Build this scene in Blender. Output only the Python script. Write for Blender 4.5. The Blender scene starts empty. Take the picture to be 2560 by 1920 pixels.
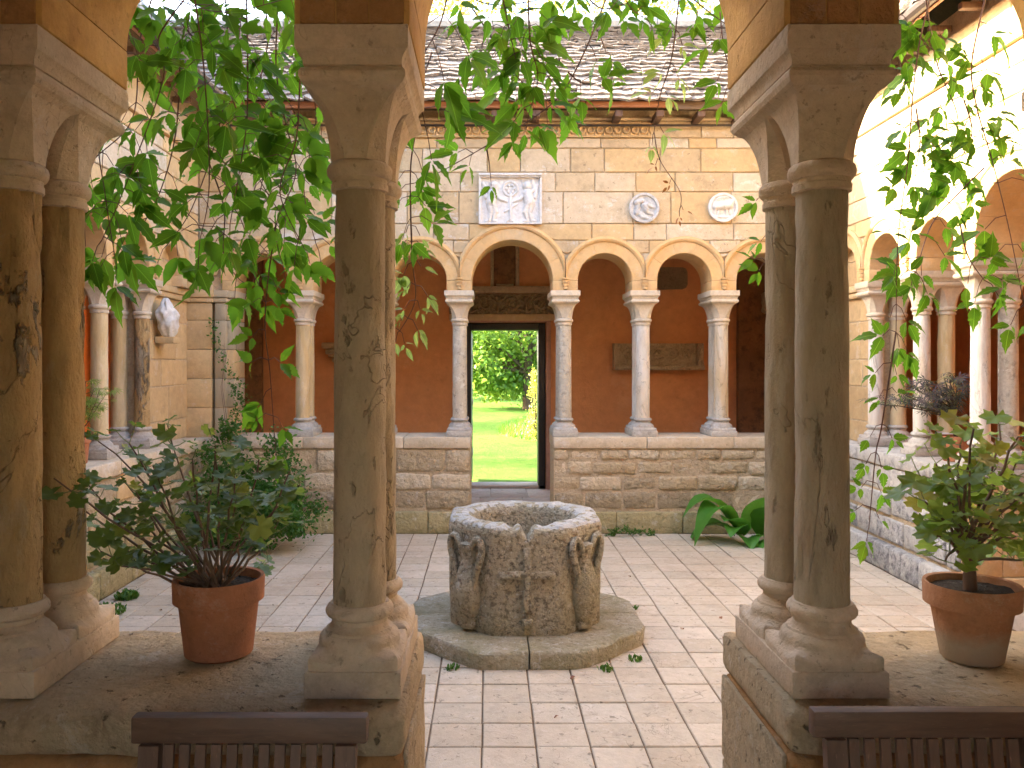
import bpy, math, random
from mathutils import Vector, Matrix, noise
R = math.radians
random.seed(7)
C = bpy.context.scene.collection
sc = bpy.context.scene

# ---------------------------------------------------------------- camera, light
FPX, UX, VY, H = 2080.0, 1222.0, 910.0, 1.62
cam_d = bpy.data.cameras.new('camera'); cam = bpy.data.objects.new('camera', cam_d); C.objects.link(cam)
cam.location = (0, 0, H); cam.rotation_euler = (R(90), 0, 0)
cam_d.sensor_width = 36; cam_d.lens = 36 * FPX / 2560
cam_d.shift_x = (1280 - UX) / 2560; cam_d.shift_y = -(960 - VY) / 2560
cam_d.clip_start = .02; cam_d.clip_end = 900
sc.camera = cam
SUN_EL, SUN_AZ = R(23.2), R(12)          # azimuth measured from -X towards +Y
sdir = Vector((-math.cos(SUN_EL) * math.cos(SUN_AZ), math.cos(SUN_EL) * math.sin(SUN_AZ), math.sin(SUN_EL)))
w = bpy.data.worlds.new('World'); sc.world = w; w.use_nodes = True
wn = w.node_tree.nodes; wl = w.node_tree.links
sky = wn.new('ShaderNodeTexSky'); sky.sky_type = 'NISHITA'; sky.sun_disc = False
sky.sun_elevation = SUN_EL; sky.sun_rotation = math.atan2(sdir.x, sdir.y)
sky.air_density = 1.0; sky.dust_density = 4.0; sky.ozone_density = .2
bg = wn['Background']; bg.inputs[1].default_value = .15; wl.new(sky.outputs[0], bg.inputs[0])
sl = bpy.data.lights.new('sun', 'SUN'); sl.energy = 3.4; sl.angle = R(.6); sl.color = (1, .93, .80)
so = bpy.data.objects.new('sun', sl); C.objects.link(so); so.rotation_euler = sdir.to_track_quat('Z', 'Y').to_euler()
so.location = (-20, 8, 20)
sc.view_settings.view_transform = 'Standard'; sc.view_settings.look = 'None'
sc.view_settings.exposure = 3.6; sc.view_settings.gamma = 1
sc.render.engine = 'CYCLES'
sc.cycles.max_bounces = 12; sc.cycles.diffuse_bounces = 10; sc.cycles.transmission_bounces = 6
sc.cycles.sample_clamp_indirect = 8; sc.cycles.use_denoising = True

def PX(u, v, Y): return Vector(((u - UX) * Y / FPX, Y, H - (v - VY) * Y / FPX))

# ---------------------------------------------------------------- materials
def newmat(name):
    m = bpy.data.materials.new(name); m.use_nodes = True
    nt = m.node_tree; nt.nodes.clear()
    N = lambda t, **k: _n(nt, t, k)
    return m, nt, N
def _n(nt, t, k):
    n = nt.nodes.new('ShaderNode' + t)
    for a, b in k.items(): setattr(n, a, b)
    return n
def setin(n, **k):
    for a, b in k.items():
        n.inputs[a.replace('_', ' ')].default_value = b
def c4(c): return (c[0], c[1], c[2], 1)
def rng_node(nt, N, src, lo, hi, a=0., b=1.):
    r = N('MapRange'); r.clamp = True
    r.inputs[1].default_value = lo; r.inputs[2].default_value = hi; r.inputs[3].default_value = a; r.inputs[4].default_value = b
    nt.links.new(src, r.inputs[0]); return r.outputs[0]
def mixc(nt, N, fac, a, b, blend='MIX'):
    m = N('Mix', data_type='RGBA', blend_type=blend)
    for i, s in ((0, fac), (6, a), (7, b)):
        if isinstance(s, (int, float)): m.inputs[i].default_value = s
        elif isinstance(s, tuple): m.inputs[i].default_value = c4(s)
        else: nt.links.new(s, m.inputs[i])
    return m.outputs[2]
def noise_n(nt, N, vec, scale, detail=5, rough=.6, dist=0):
    n = N('TexNoise'); setin(n, Scale=scale, Detail=detail, Roughness=rough, Distortion=dist)
    nt.links.new(vec, n.inputs['Vector']); return n.outputs[0]
def coords(nt, N, island=False, stretch=None):
    g = N('NewGeometry'); oi = N('ObjectInfo')
    rnd = g.outputs['Random Per Island'] if island else oi.outputs['Random']
    cx = N('CombineXYZ')
    for i, k in enumerate((37., 17., 23.)):
        mm = N('Math', operation='MULTIPLY'); mm.inputs[1].default_value = k
        nt.links.new(rnd, mm.inputs[0]); nt.links.new(mm.outputs[0], cx.inputs[i])
    ad = N('VectorMath', operation='ADD'); nt.links.new(g.outputs['Position'], ad.inputs[0]); nt.links.new(cx.outputs[0], ad.inputs[1])
    out = ad.outputs[0]
    if stretch:
        mp = N('Mapping'); mp.inputs['Scale'].default_value = stretch; nt.links.new(out, mp.inputs['Vector']); out = mp.outputs[0]
    return out, rnd
def stone(name, A, B, scale=3., bump=.5, dark=(.12, .08, .05), dk=.35, lich=0., lcol=(.70, .69, .66), lscale=9., var=.12,
          rough=.9, fine=45., stretch=None, vein=None, vk=.5, island=False, dlo=.52, dhi=.66, llo=.56, lhi=.62, spec=.25, tint=None, bdist=.012, patch=None, crack=None, pits=0., dirt=None):
    m, nt, N = newmat(name)
    vec, rnd = coords(nt, N, island, stretch)
    n1 = noise_n(nt, N, vec, scale, 6, .62, .4)
    col = mixc(nt, N, rng_node(nt, N, n1, .36, .66), A, B)
    if tint:
        col = mixc(nt, N, rng_node(nt, N, rnd, .0, 1., 0, .55), col, tint)
    nf = noise_n(nt, N, vec, scale * 9, 6, .7)
    n2 = noise_n(nt, N, vec, scale * 3.1, 8, .72)
    col = mixc(nt, N, rng_node(nt, N, n2, dlo, dhi, 0, dk), col, dark)
    col = mixc(nt, N, rng_node(nt, N, nf, .35, .7, 0., .35), col, tuple(x * .55 for x in B))
    if vein:
        wv = N('TexWave', wave_type='BANDS', bands_direction='DIAGONAL'); setin(wv, Scale=1.1, Distortion=9., Detail=4., Detail_Scale=1.2, Detail_Roughness=.6)
        nt.links.new(vec, wv.inputs['Vector'])
        col = mixc(nt, N, rng_node(nt, N, wv.outputs[1], .72, .98, 0, vk), col, vein)
    if lich:
        nl = noise_n(nt, N, vec, lscale, 9, .78, .3)
        col = mixc(nt, N, rng_node(nt, N, nl, llo, lhi, 0, lich), col, lcol)
    extra = []
    if patch:                                  # (colour, scale, threshold): crust that has flaked away in places
        npz = noise_n(nt, N, vec, patch[1], 7, .62, .6)
        pf = rng_node(nt, N, npz, patch[2], patch[2] + .02)
        crust = mixc(nt, N, rng_node(nt, N, n2, .4, .62), patch[0], tuple(x * .45 for x in patch[0]))
        col = mixc(nt, N, pf, col, crust); extra.append((pf, 2.2))
    if crack:                                  # (scale, width, strength)
        nc = noise_n(nt, N, vec, crack[0], 5, .6, 1.2)
        sb = N('Math', operation='SUBTRACT'); sb.inputs[1].default_value = .5; nt.links.new(nc, sb.inputs[0])
        ab = N('Math', operation='ABSOLUTE'); nt.links.new(sb.outputs[0], ab.inputs[0])
        cf = rng_node(nt, N, ab.outputs[0], 0, crack[1], crack[2], 0)
        col = mixc(nt, N, cf, col, tuple(x * .25 for x in B)); extra.append((cf, -1.8))
    if pits:
        npt = noise_n(nt, N, vec, scale * 11, 4, .6)
        pt = rng_node(nt, N, npt, .63, .69, 0, pits)
        col = mixc(nt, N, pt, col, tuple(x * .3 for x in B)); extra.append((pt, -1.))
    if dirt:                                   # (colour, scale, strength): grime that runs across the pieces
        g_ = N('NewGeometry'); nd = noise_n(nt, N, g_.outputs['Position'], dirt[1], 7, .65, .5)
        col = mixc(nt, N, rng_node(nt, N, nd, .46, .66, 0, dirt[2]), col, dirt[0])
    hs = N('HueSaturation'); nt.links.new(col, hs.inputs['Color'])
    nt.links.new(rng_node(nt, N, rnd, 0, 1, 1 - var, 1 + var), hs.inputs['Value'])
    p = N('BsdfPrincipled'); setin(p, Roughness=rough); p.inputs['Specular IOR Level'].default_value = spec
    nt.links.new(hs.outputs[0], p.inputs['Base Color'])
    b1 = noise_n(nt, N, vec, fine, 9, .72)
    b2 = noise_n(nt, N, vec, scale * 4, 5, .6)
    ad = N('Math', operation='MULTIPLY_ADD'); ad.inputs[1].default_value = 1.6; nt.links.new(b2, ad.inputs[0]); nt.links.new(b1, ad.inputs[2])
    hgt = ad.outputs[0]
    for f_, k_ in extra:
        e_ = N('Math', operation='MULTIPLY_ADD'); e_.inputs[1].default_value = k_; nt.links.new(f_, e_.inputs[0]); nt.links.new(hgt, e_.inputs[2]); hgt = e_.outputs[0]
    bp = N('Bump'); setin(bp, Strength=bump, Distance=bdist); nt.links.new(hgt, bp.inputs['Height'])
    nt.links.new(bp.outputs[0], p.inputs['Normal'])
    o = N('OutputMaterial'); nt.links.new(p.outputs[0], o.inputs[0])
    return m
def leafmat(name, A, B, tr, trk=.45, var=.25, rough=.45, island=False, edge=None, spec=.4, rib=False):
    m, nt, N = newmat(name)
    vec, rnd = coords(nt, N, island)
    n1 = noise_n(nt, N, vec, 30, 3)
    col = mixc(nt, N, rng_node(nt, N, rnd, 0, 1), A, B)
    col = mixc(nt, N, rng_node(nt, N, n1, .4, .7, 0, .35), col, tuple(x * .6 for x in A))
    if edge:
        m2 = N('Math', operation='GREATER_THAN'); m2.inputs[1].default_value = .9
        mm = N('Math', operation='FRACT'); m3 = N('Math', operation='MULTIPLY'); m3.inputs[1].default_value = 7.31
        nt.links.new(rnd, m3.inputs[0]); nt.links.new(m3.outputs[0], mm.inputs[0]); nt.links.new(mm.outputs[0], m2.inputs[0])
        col = mixc(nt, N, m2.outputs[0], col, edge)
    if rib:
        tc = N('TexCoord'); sx = N('SeparateXYZ'); nt.links.new(tc.outputs['Object'], sx.inputs[0])
        ab = N('Math', operation='ABSOLUTE'); nt.links.new(sx.outputs[0], ab.inputs[0])
        sl_ = N('Math', operation='MULTIPLY_ADD'); sl_.inputs[1].default_value = -1.1; nt.links.new(ab.outputs[0], sl_.inputs[0]); nt.links.new(sx.outputs[1], sl_.inputs[2])
        sm = N('Math', operation='MULTIPLY'); sm.inputs[1].default_value = 9.; nt.links.new(sl_.outputs[0], sm.inputs[0])
        fr_ = N('Math', operation='FRACT'); nt.links.new(sm.outputs[0], fr_.inputs[0])
        col = mixc(nt, N, rng_node(nt, N, fr_.outputs[0], .86, 1., 0, .35), col, tuple(min(1, x * 2.6) for x in B))
        col = mixc(nt, N, rng_node(nt, N, ab.outputs[0], .006, .018, .75, 0), col, tuple(min(1, x * 3.2) for x in B))
    p = N('BsdfPrincipled'); setin(p, Roughness=rough); p.inputs['Specular IOR Level'].default_value = spec
    nt.links.new(col, p.inputs['Base Color'])
    t = N('BsdfTranslucent'); nt.links.new(mixc(nt, N, .75, col, tr), t.inputs[0])
    mx = N('MixShader'); mx.inputs[0].default_value = trk
    nt.links.new(p.outputs[0], mx.inputs[1]); nt.links.new(t.outputs[0], mx.inputs[2])
    o = N('OutputMaterial'); nt.links.new(mx.outputs[0], o.inputs[0])
    return m
def wood(name, A, B, scale=6., stretch=(1, 1, 12), rough=.6, bump=.3):
    m, nt, N = newmat(name)
    vec, rnd = coords(nt, N, False, stretch)
    n1 = noise_n(nt, N, vec, scale, 6, .65, 1.)
    col = mixc(nt, N, rng_node(nt, N, n1, .35, .68), A, B)
    n2 = noise_n(nt, N, vec, scale * 5, 4, .7)
    col = mixc(nt, N, rng_node(nt, N, n2, .62, .75, 0, .5), col, tuple(x * 2.6 + .02 for x in B))
    p = N('BsdfPrincipled'); setin(p, Roughness=rough); nt.links.new(col, p.inputs['Base Color'])
    bp = N('Bump'); setin(bp, Strength=bump, Distance=.004); nt.links.new(n1, bp.inputs['Height']); nt.links.new(bp.outputs[0], p.inputs['Normal'])
    o = N('OutputMaterial'); nt.links.new(p.outputs[0], o.inputs[0])
    return m

MT = {}
MT['ashlar'] = stone('ashlar', (.66, .49, .28), (.54, .41, .25), 1.8, .5, dark=(.30, .22, .13), dk=.45, lich=.6, lcol=(.62, .61, .58), lscale=6, var=.10, tint=(.56, .53, .47), fine=60, pits=.5)
MT['ashlar_warm'] = stone('ashlar_warm', (.62, .45, .24), (.55, .38, .20), 1.6, .35, dark=(.32, .24, .13), dk=.4, lich=.2, var=.07)
MT['ashlar_grey'] = stone('ashlar_grey', (.42, .36, .26), (.50, .41, .28), 2., .6, dark=(.10, .09, .06), dk=.75, stretch=(1, 1, .3), var=.1)
MT['voussoir'] = stone('voussoir', (.62, .40, .18), (.67, .46, .23), 2.5, .3, dark=(.44, .27, .12), dk=.4, lich=.25, lcol=(.62, .55, .44), var=.03, fine=70, dirt=((.46, .40, .32), 1.4, .4))
MT['abacus'] = stone('abacus', (.66, .58, .46), (.58, .49, .37), 4, .35, dark=(.32, .27, .21), dk=.35, lich=.2, var=.06)
MT['rubble'] = stone('rubble', (.72, .58, .38), (.64, .48, .28), 4, 1., dark=(.30, .22, .13), dk=.5, lich=.4, lcol=(.74, .68, .58), var=.14, tint=(.70, .62, .49), bdist=.03, fine=30, pits=.7)
MT['rubble_dark'] = stone('rubble_dark', (.54, .43, .28), (.42, .33, .21), 5, 1., dark=(.15, .12, .08), dk=.55, lich=.5, lcol=(.60, .57, .50), var=.18, bdist=.03, fine=30, pits=.8)
MT['greystone'] = stone('greystone', (.58, .55, .50), (.46, .44, .41), 4, .9, dark=(.14, .14, .16), dk=.65, lich=.4, var=.15, bdist=.02, fine=30)
MT['greydark'] = stone('greydark', (.34, .33, .33), (.50, .48, .44), 6, .9, dark=(.08, .08, .10), dk=.85, lich=.5, var=.15, bdist=.02, fine=30, dlo=.48, dhi=.64)
MT['mossstone'] = stone('mossstone', (.48, .40, .22), (.40, .34, .17), 5, .9, dark=(.16, .15, .06), dk=.6, lich=.3, var=.12, bdist=.02, pits=.6)
MT['mortar'] = stone('mortar', (.62, .49, .33), (.54, .41, .26), 8, .9, var=.0, bdist=.02)
MT['nearstone'] = stone('nearstone', (.67, .52, .33), (.59, .43, .25), 3.5, 1., dark=(.28, .19, .11), dk=.5, lich=.4, lcol=(.74, .66, .53), var=.0, bdist=.025, fine=38, pits=.8)
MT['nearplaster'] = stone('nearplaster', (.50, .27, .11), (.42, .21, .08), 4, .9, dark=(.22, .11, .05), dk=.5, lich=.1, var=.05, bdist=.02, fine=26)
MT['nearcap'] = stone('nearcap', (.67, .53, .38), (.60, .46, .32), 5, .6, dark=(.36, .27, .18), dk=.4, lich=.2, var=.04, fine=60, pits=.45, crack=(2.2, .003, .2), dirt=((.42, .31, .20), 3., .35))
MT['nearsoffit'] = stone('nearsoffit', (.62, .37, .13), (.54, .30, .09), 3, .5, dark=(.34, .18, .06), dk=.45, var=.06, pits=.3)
MT['shaft_veined'] = stone('shaft_veined', (.58, .46, .31), (.48, .37, .24), 2.4, .9, dark=(.33, .25, .16), dk=.5, lich=.3, lcol=(.62, .52, .38), var=.03, stretch=(1, 1, .5), vein=(.40, .31, .20), vk=.45, bdist=.02, fine=30, crack=(2.6, .004, .3), pits=.5)
MT['shaft_ochre'] = stone('shaft_ochre', (.64, .44, .21), (.55, .35, .15), 3.4, 1., dark=(.34, .22, .10), dk=.4, lich=.3, lcol=(.62, .52, .36), var=.05, stretch=(1, 1, .45), bdist=.03, fine=30, patch=((.46, .36, .24), 3.4, .56), crack=(4., .006, .4))
MT['shaft_grey'] = stone('shaft_grey', (.56, .46, .32), (.47, .38, .26), 3., .9, dark=(.30, .23, .15), dk=.45, lich=.35, lcol=(.60, .55, .46), var=.03, stretch=(1, 1, .35), vein=(.40, .31, .20), vk=.4, bdist=.02, crack=(2.4, .004, .25), pits=.5)
MT['shaft_pale'] = stone('shaft_pale', (.68, .62, .52), (.60, .51, .38), 3., .6, dark=(.32, .27, .20), dk=.45, lich=.2, var=.05, stretch=(1, 1, .3), vein=(.54, .38, .20), vk=.6, crack=(4., .012, .4))
MT['shaft_lichen'] = stone('shaft_lichen', (.62, .57, .47), (.54, .48, .38), 6., .8, dark=(.18, .15, .12), dk=.7, lich=.6, lcol=(.72, .70, .64), var=.05)
MT['shaft_white'] = stone('shaft_white', (.72, .69, .64), (.62, .56, .47), 3., .6, dark=(.30, .27, .23), dk=.4, lich=.2, var=.05, stretch=(1, 1, .3), vein=(.58, .45, .29), vk=.5, crack=(4., .012, .4))
MT['shaft_yellow'] = stone('shaft_yellow', (.66, .54, .34), (.60, .46, .26), 3., .5, dark=(.34, .25, .13), dk=.5, lich=.2, var=.05, stretch=(1, 1, .3), vein=(.50, .34, .14), vk=.45)
MT['basegrey'] = stone('basegrey', (.52, .49, .44), (.44, .40, .35), 5, .6, dark=(.2, .18, .15), dk=.5, lich=.35, var=.06)
MT['marble'] = stone('marble', (.72, .71, .70), (.64, .62, .60), 5, .35, dark=(.40, .32, .22), dk=.35, lich=.2, var=.04, rough=.75)
MT['marble_grey'] = stone('marble_grey', (.56, .56, .56), (.46, .46, .47), 7, .6, dark=(.2, .2, .2), dk=.5, lich=.3, var=.04)
MT['carved_dark'] = stone('carved_dark', (.34, .25, .14), (.27, .19, .10), 8, .5, dark=(.10, .07, .04), dk=.5, var=.02)
MT['carved_tan'] = stone('carved_tan', (.52, .40, .24), (.45, .33, .19), 8, .6, dark=(.20, .14, .08), dk=.5, var=.02)
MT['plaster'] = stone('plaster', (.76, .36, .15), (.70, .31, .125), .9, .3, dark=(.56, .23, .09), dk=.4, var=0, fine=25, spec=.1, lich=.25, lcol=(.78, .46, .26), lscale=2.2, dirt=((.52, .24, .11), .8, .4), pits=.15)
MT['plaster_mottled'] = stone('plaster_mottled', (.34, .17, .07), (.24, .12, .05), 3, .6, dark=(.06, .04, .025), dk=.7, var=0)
MT['tile'] = stone('tile', (.57, .47, .345), (.52, .445, .34), 2.2, .45, dark=(.26, .18, .13), dk=.42, lich=.3, lcol=(.68, .61, .54), lscale=14, var=.08, tint=(.56, .49, .40), fine=70, dlo=.54, dhi=.70, pits=.7, crack=(1.1, .003, .4), dirt=((.38, .29, .20), 1.3, .45))
MT['coping'] = stone('coping', (.68, .57, .42), (.61, .49, .34), 3, .5, dark=(.34, .26, .17), dk=.4, lich=.4, var=.06, pits=.5)
MT['joint'] = stone('joint', (.22, .145, .09), (.15, .10, .06), 12, .8, var=0)
MT['flag'] = stone('flag', (.56, .44, .36), (.50, .39, .31), 2.5, .4, var=.1)
MT['slate'] = stone('slate', (.38, .31, .255), (.28, .22, .175), 5, 1., dark=(.10, .065, .045), dk=.5, lich=.5, lcol=(.62, .60, .56), var=.25, bdist=.03, fine=25)
MT['slate_all'] = stone('slate_all', (.38, .31, .255), (.28, .22, .175), 5, 1., dark=(.10, .065, .045), dk=.5, lich=.5, lcol=(.62, .60, .56), var=.25, bdist=.03, fine=25, island=True)
MT['roofcore'] = stone('roofcore', (.10, .06, .04), (.07, .045, .03), 6, .5, var=0)
MT['ridge'] = stone('ridge', (.56, .56, .55), (.46, .46, .46), 4, .8, lich=.4, var=.08)
MT['well'] = stone('well', (.55, .49, .37), (.45, .39, .28), 12, 1., dark=(.10, .08, .055), dk=.75, lich=.7, lcol=(.70, .67, .59), lscale=22, var=0, bdist=.022, fine=34, dlo=.50, dhi=.59, llo=.57, lhi=.61, pits=.7, dirt=((.36, .32, .18), 2.2, .5))
MT['well_rim'] = stone('well_rim', (.56, .54, .50), (.48, .46, .42), 8, .9, dark=(.20, .18, .15), dk=.5, lich=.3, var=0, bdist=.02, fine=34, pits=.6)
MT['well_step'] = stone('well_step', (.50, .45, .34), (.42, .36, .25), 10, .9, dark=(.15, .13, .06), dk=.7, lich=.55, lscale=16, var=.08, bdist=.02, fine=34, pits=.7, dirt=((.20, .19, .07), 2.6, .6))
MT['water'] = stone('water', (.02, .02, .02), (.03, .025, .02), 4, .2, var=0)
MT['wood_dark'] = wood('wood_dark', (.10, .055, .035), (.16, .088, .055), 5, (9, 9, 1.5))
MT['wood_rail'] = wood('wood_rail', (.09, .05, .032), (.15, .085, .052), 5, (1.2, 9, 9))
MT['wood_fascia'] = wood('wood_fascia', (.32, .13, .06), (.40, .18, .09), 4, (1, 8, 8))
MT['wood_grey'] = wood('wood_grey', (.16, .10, .06), (.22, .15, .10), 4, (1, 8, 8))
MT['door_black'] = wood('door_black', (.015, .012, .010), (.03, .022, .016), 5, (9, 9, 1.5), .5)
MT['door_pink'] = stone('door_pink', (.52, .30, .22), (.46, .24, .16), 4, .25, var=0)
MT['gutter'] = wood('gutter', (.03, .022, .018), (.05, .035, .028), 4, (1, 1, 1), .5)
MT['terracotta'] = stone('terracotta', (.48, .20, .10), (.42, .16, .075), 4, .35, dark=(.24, .11, .06), dk=.5, lich=.5, lcol=(.58, .44, .34), lscale=4, llo=.53, lhi=.66, var=.02, fine=80, rough=.8, pits=.4)
def pot_old():
    m = stone('terracotta_old', (.50, .25, .13), (.44, .20, .10), 6, .4, dark=(.26, .13, .07), dk=.45, lich=.25, lcol=(.58, .46, .33), var=.02, fine=70)
    nt = m.node_tree; N = lambda t, **k: _n(nt, t, k)
    p = [n for n in nt.nodes if n.type == 'BSDF_PRINCIPLED'][0]; src = p.inputs['Base Color'].links[0].from_socket
    g = N('NewGeometry'); sx = N('SeparateXYZ'); nt.links.new(g.outputs['Position'], sx.inputs[0])
    nz = noise_n(nt, N, g.outputs['Position'], 14, 6, .7)
    ad = N('Math', operation='MULTIPLY_ADD'); ad.inputs[1].default_value = .07; nt.links.new(nz, ad.inputs[0]); nt.links.new(sx.outputs[2], ad.inputs[2])
    c = mixc(nt, N, rng_node(nt, N, ad.outputs[0], 1.0, 1.04, .75, 0), src, (.46, .40, .29))
    nt.links.new(c, p.inputs['Base Color']); return m
MT['terracotta_old'] = pot_old()
MT['soil'] = stone('soil', (.05, .035, .025), (.09, .065, .045), 30, 1., lich=.6, lcol=(.42, .40, .38), lscale=60, llo=.6, lhi=.64, var=0, bdist=.02)
MT['vine'] = leafmat('vine', (.024, .072, .008), (.10, .225, .024), (.26, .56, .03), .46, rib=True, rough=.55, spec=.25, edge=(.16, .21, .03))
MT['vine_mass'] = leafmat('vine_mass', (.024, .072, .008), (.10, .225, .024), (.26, .56, .03), .46, island=True, rough=.55, spec=.25)
MT['vine_young'] = leafmat('vine_young', (.16, .27, .05), (.24, .34, .08), (.55, .72, .16), .45, edge=(.35, .30, .10), rib=True)
MT['vine_red'] = leafmat('vine_red', (.22, .09, .03), (.30, .12, .05), (.5, .2, .05), .4)
MT['stem'] = wood('stem', (.10, .045, .035), (.16, .075, .05), 8, (1, 1, 1), .6)
MT['geranium'] = leafmat('geranium', (.065, .115, .026), (.11, .17, .038), (.30, .44, .06), .38, edge=(.30, .32, .07))
MT['geranium_light'] = leafmat('geranium_light', (.13, .23, .035), (.20, .31, .05), (.48, .62, .09), .46, edge=(.38, .28, .05))
MT['geranium_stem'] = wood('geranium_stem', (.12, .065, .04), (.19, .11, .065), 9, (1, 1, 1), .7)
MT['green_stem'] = wood('green_stem', (.16, .20, .06), (.20, .24, .08), 9, (1, 1, 1), .6)
MT['maple'] = leafmat('maple', (.045, .055, .04), (.09, .05, .075), (.10, .16, .08), .3)
MT['acer'] = leafmat('acer', (.18, .30, .05), (.26, .36, .08), (.5, .62, .12), .4)
MT['hosta'] = leafmat('hosta', (.06, .20, .03), (.10, .28, .045), (.22, .55, .05), .35, rough=.35)
MT['ivy'] = leafmat('ivy', (.035, .11, .02), (.07, .18, .03), (.18, .42, .04), .35, island=True)
MT['ivy_pale'] = leafmat('ivy_pale', (.14, .22, .05), (.30, .34, .13), (.4, .5, .15), .35, island=True)
MT['tree'] = leafmat('tree', (.07, .16, .025), (.20, .30, .055), (.42, .60, .08), .5, island=True)
MT['tree_gold'] = leafmat('tree_gold', (.30, .22, .05), (.36, .30, .08), (.7, .55, .1), .4, island=True)
MT['shrub_gold'] = leafmat('shrub_gold', (.22, .26, .04), (.34, .34, .07), (.6, .62, .1), .4, island=True)
MT['grass'] = leafmat('grass', (.06, .16, .02), (.11, .23, .035), (.3, .55, .05), .35, island=True)
MT['bark'] = stone('bark', (.13, .09, .06), (.08, .055, .04), 9, 1., var=.1, stretch=(1, 1, .3), bdist=.03)
MT['lawn'] = stone('lawn', (.075, .175, .025), (.125, .22, .035), .5, .9, dark=(.045, .10, .016), dk=.6, var=0, fine=20, bdist=.05, spec=.05)
MT['gravel'] = stone('gravel', (.50, .42, .32), (.42, .35, .26), 9, .8, var=0)
MT['dry'] = leafmat('dry', (.20, .07, .03), (.30, .13, .06), (.4, .2, .08), .2)
MT['ceiling'] = wood('ceiling', (.62, .54, .42), (.70, .61, .48), 3, (1, 6, 1))
MT['moss'] = leafmat('moss', (.05, .13, .02), (.10, .20, .03), (.2, .4, .04), .3, island=True)

# ---------------------------------------------------------------- mesh helpers
class MB:
    def __init__(s): s.v = []; s.f = []
    def add(s, verts, faces):
        k = len(s.v); s.v += [tuple(x) for x in verts]; s.f += [tuple(i + k for i in f) for f in faces]; return s
    def box(s, x0, x1, y0, y1, z0, z1):
        v = [(x, y, z) for z in (z0, z1) for y in (y0, y1) for x in (x0, x1)]
        return s.add(v, [(0, 2, 3, 1), (4, 5, 7, 6), (0, 1, 5, 4), (2, 6, 7, 3), (0, 4, 6, 2), (1, 3, 7, 5)])
    def rings(s, rings, cap0=True, cap1=True, closed=True):
        n = len(rings[0]); v = [p for r in rings for p in r]; f = []
        for i in range(len(rings) - 1):
            for j in range(n if closed else n - 1):
                a = i * n + j; b = i * n + (j + 1) % n
                f.append((a, b, b + n, a + n))
        if cap0: f.append(tuple(range(n - 1, -1, -1)))
        if cap1: f.append(tuple(range(len(v) - n, len(v))))
        return s.add(v, f)
    def lathe(s, prof, cx=0, cy=0, seg=32, cap0=True, cap1=True, sx=1, sy=1):
        return s.rings([[(cx + r * sx * math.cos(2 * math.pi * j / seg), cy + r * sy * math.sin(2 * math.pi * j / seg), z) for j in range(seg)] for z, r in prof], cap0, cap1)
    def tube(s, pts, rad, seg=6):
        pts = [Vector(p) for p in pts]; n = len(pts)
        if isinstance(rad, (int, float)): rad = [rad] * n
        rings = []
        prev = None
        for i, p in enumerate(pts):
            d = (pts[min(i + 1, n - 1)] - pts[max(i - 1, 0)])
            if d.length < 1e-7: d = Vector((0, 0, 1))
            d.normalize()
            if prev is None:
                a = Vector((0, 0, 1)) if abs(d.z) < .9 else Vector((1, 0, 0))
                prev = d.cross(a).normalized()
            prev = (prev - d * prev.dot(d)).normalized(); q = d.cross(prev)
            rings.append([p + (prev * math.cos(2 * math.pi * j / seg) + q * math.sin(2 * math.pi * j / seg)) * rad[i] for j in range(seg)])
        return s.rings(rings)
    def rbox(s, x0, x1, y0, y1, z0, z1, r=.01, res=(1, 1, 1), amp=0., ns=8., seed=0., skip=()):
        lo = (x0, y0, z0); hi = (x1, y1, z1); ax = []
        for a in range(3):
            rr = min(r, (hi[a] - lo[a]) * .45)
            l = [lo[a]] + [lo[a] + rr + (hi[a] - lo[a] - 2 * rr) * i / res[a] for i in range(res[a] + 1)] + [hi[a]]
            ax.append(l)
        idx = {}; V = []; F = []
        def vid(p):
            k = (round(p[0], 5), round(p[1], 5), round(p[2], 5))
            if k not in idx:
                idx[k] = len(V)
                q = Vector([min(max(p[a], lo[a] + min(r, (hi[a] - lo[a]) * .45)), hi[a] - min(r, (hi[a] - lo[a]) * .45)) for a in range(3)])
                d = Vector(p) - q
                P = q + d.normalized() * r * .999 if d.length > 1e-9 else Vector(p)
                if d.length > 1e-9:
                    m = max(abs(d.x), abs(d.y), abs(d.z)); P = q + d.normalized() * m
                if amp:
                    s3 = Vector((seed, seed * 1.7, seed * .6))
                    P = P + noise.noise_vector(P * ns + s3) * amp + noise.noise_vector(P * ns * 3.1 + s3) * amp * .4
                V.append(P)
            return idx[k]
        for a in range(3):
            b, c = (a + 1) % 3, (a + 2) % 3
            for side in (0, 1):
                if (a, side) in skip: continue
                for i in range(len(ax[b]) - 1):
                    for j in range(len(ax[c]) - 1):
                        q = []
                        for (ii, jj) in ((i, j), (i + 1, j), (i + 1, j + 1), (i, j + 1)):
                            p = [0, 0, 0]; p[a] = (lo, hi)[side][a]; p[b] = ax[b][ii]; p[c] = ax[c][jj]; q.append(vid(p))
                        F.append(tuple(q if side else q[::-1]))
        return s.add(V, F)
    def mesh(s, name, mat, smooth=35):
        me = bpy.data.meshes.new(name); me.from_pydata(s.v, [], s.f); me.materials.append(MT[mat] if isinstance(mat, str) else mat)
        if smooth:
            me.polygons.foreach_set('use_smooth', [True] * len(me.polygons))
            me.update(); me.set_sharp_from_angle(angle=R(smooth))
        me.update(); return me
    def build(s, name, mat, parent=None, smooth=35, loc=None):
        o = bpy.data.objects.new(name, s.mesh(name, mat, smooth)); C.objects.link(o)
        if parent: o.parent = parent
        if loc is not None: o.location = loc
        return o
def inst(name, me, parent, mtx):
    o = bpy.data.objects.new(name, me); C.objects.link(o); o.parent = parent; o.matrix_local = mtx; return o
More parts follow.
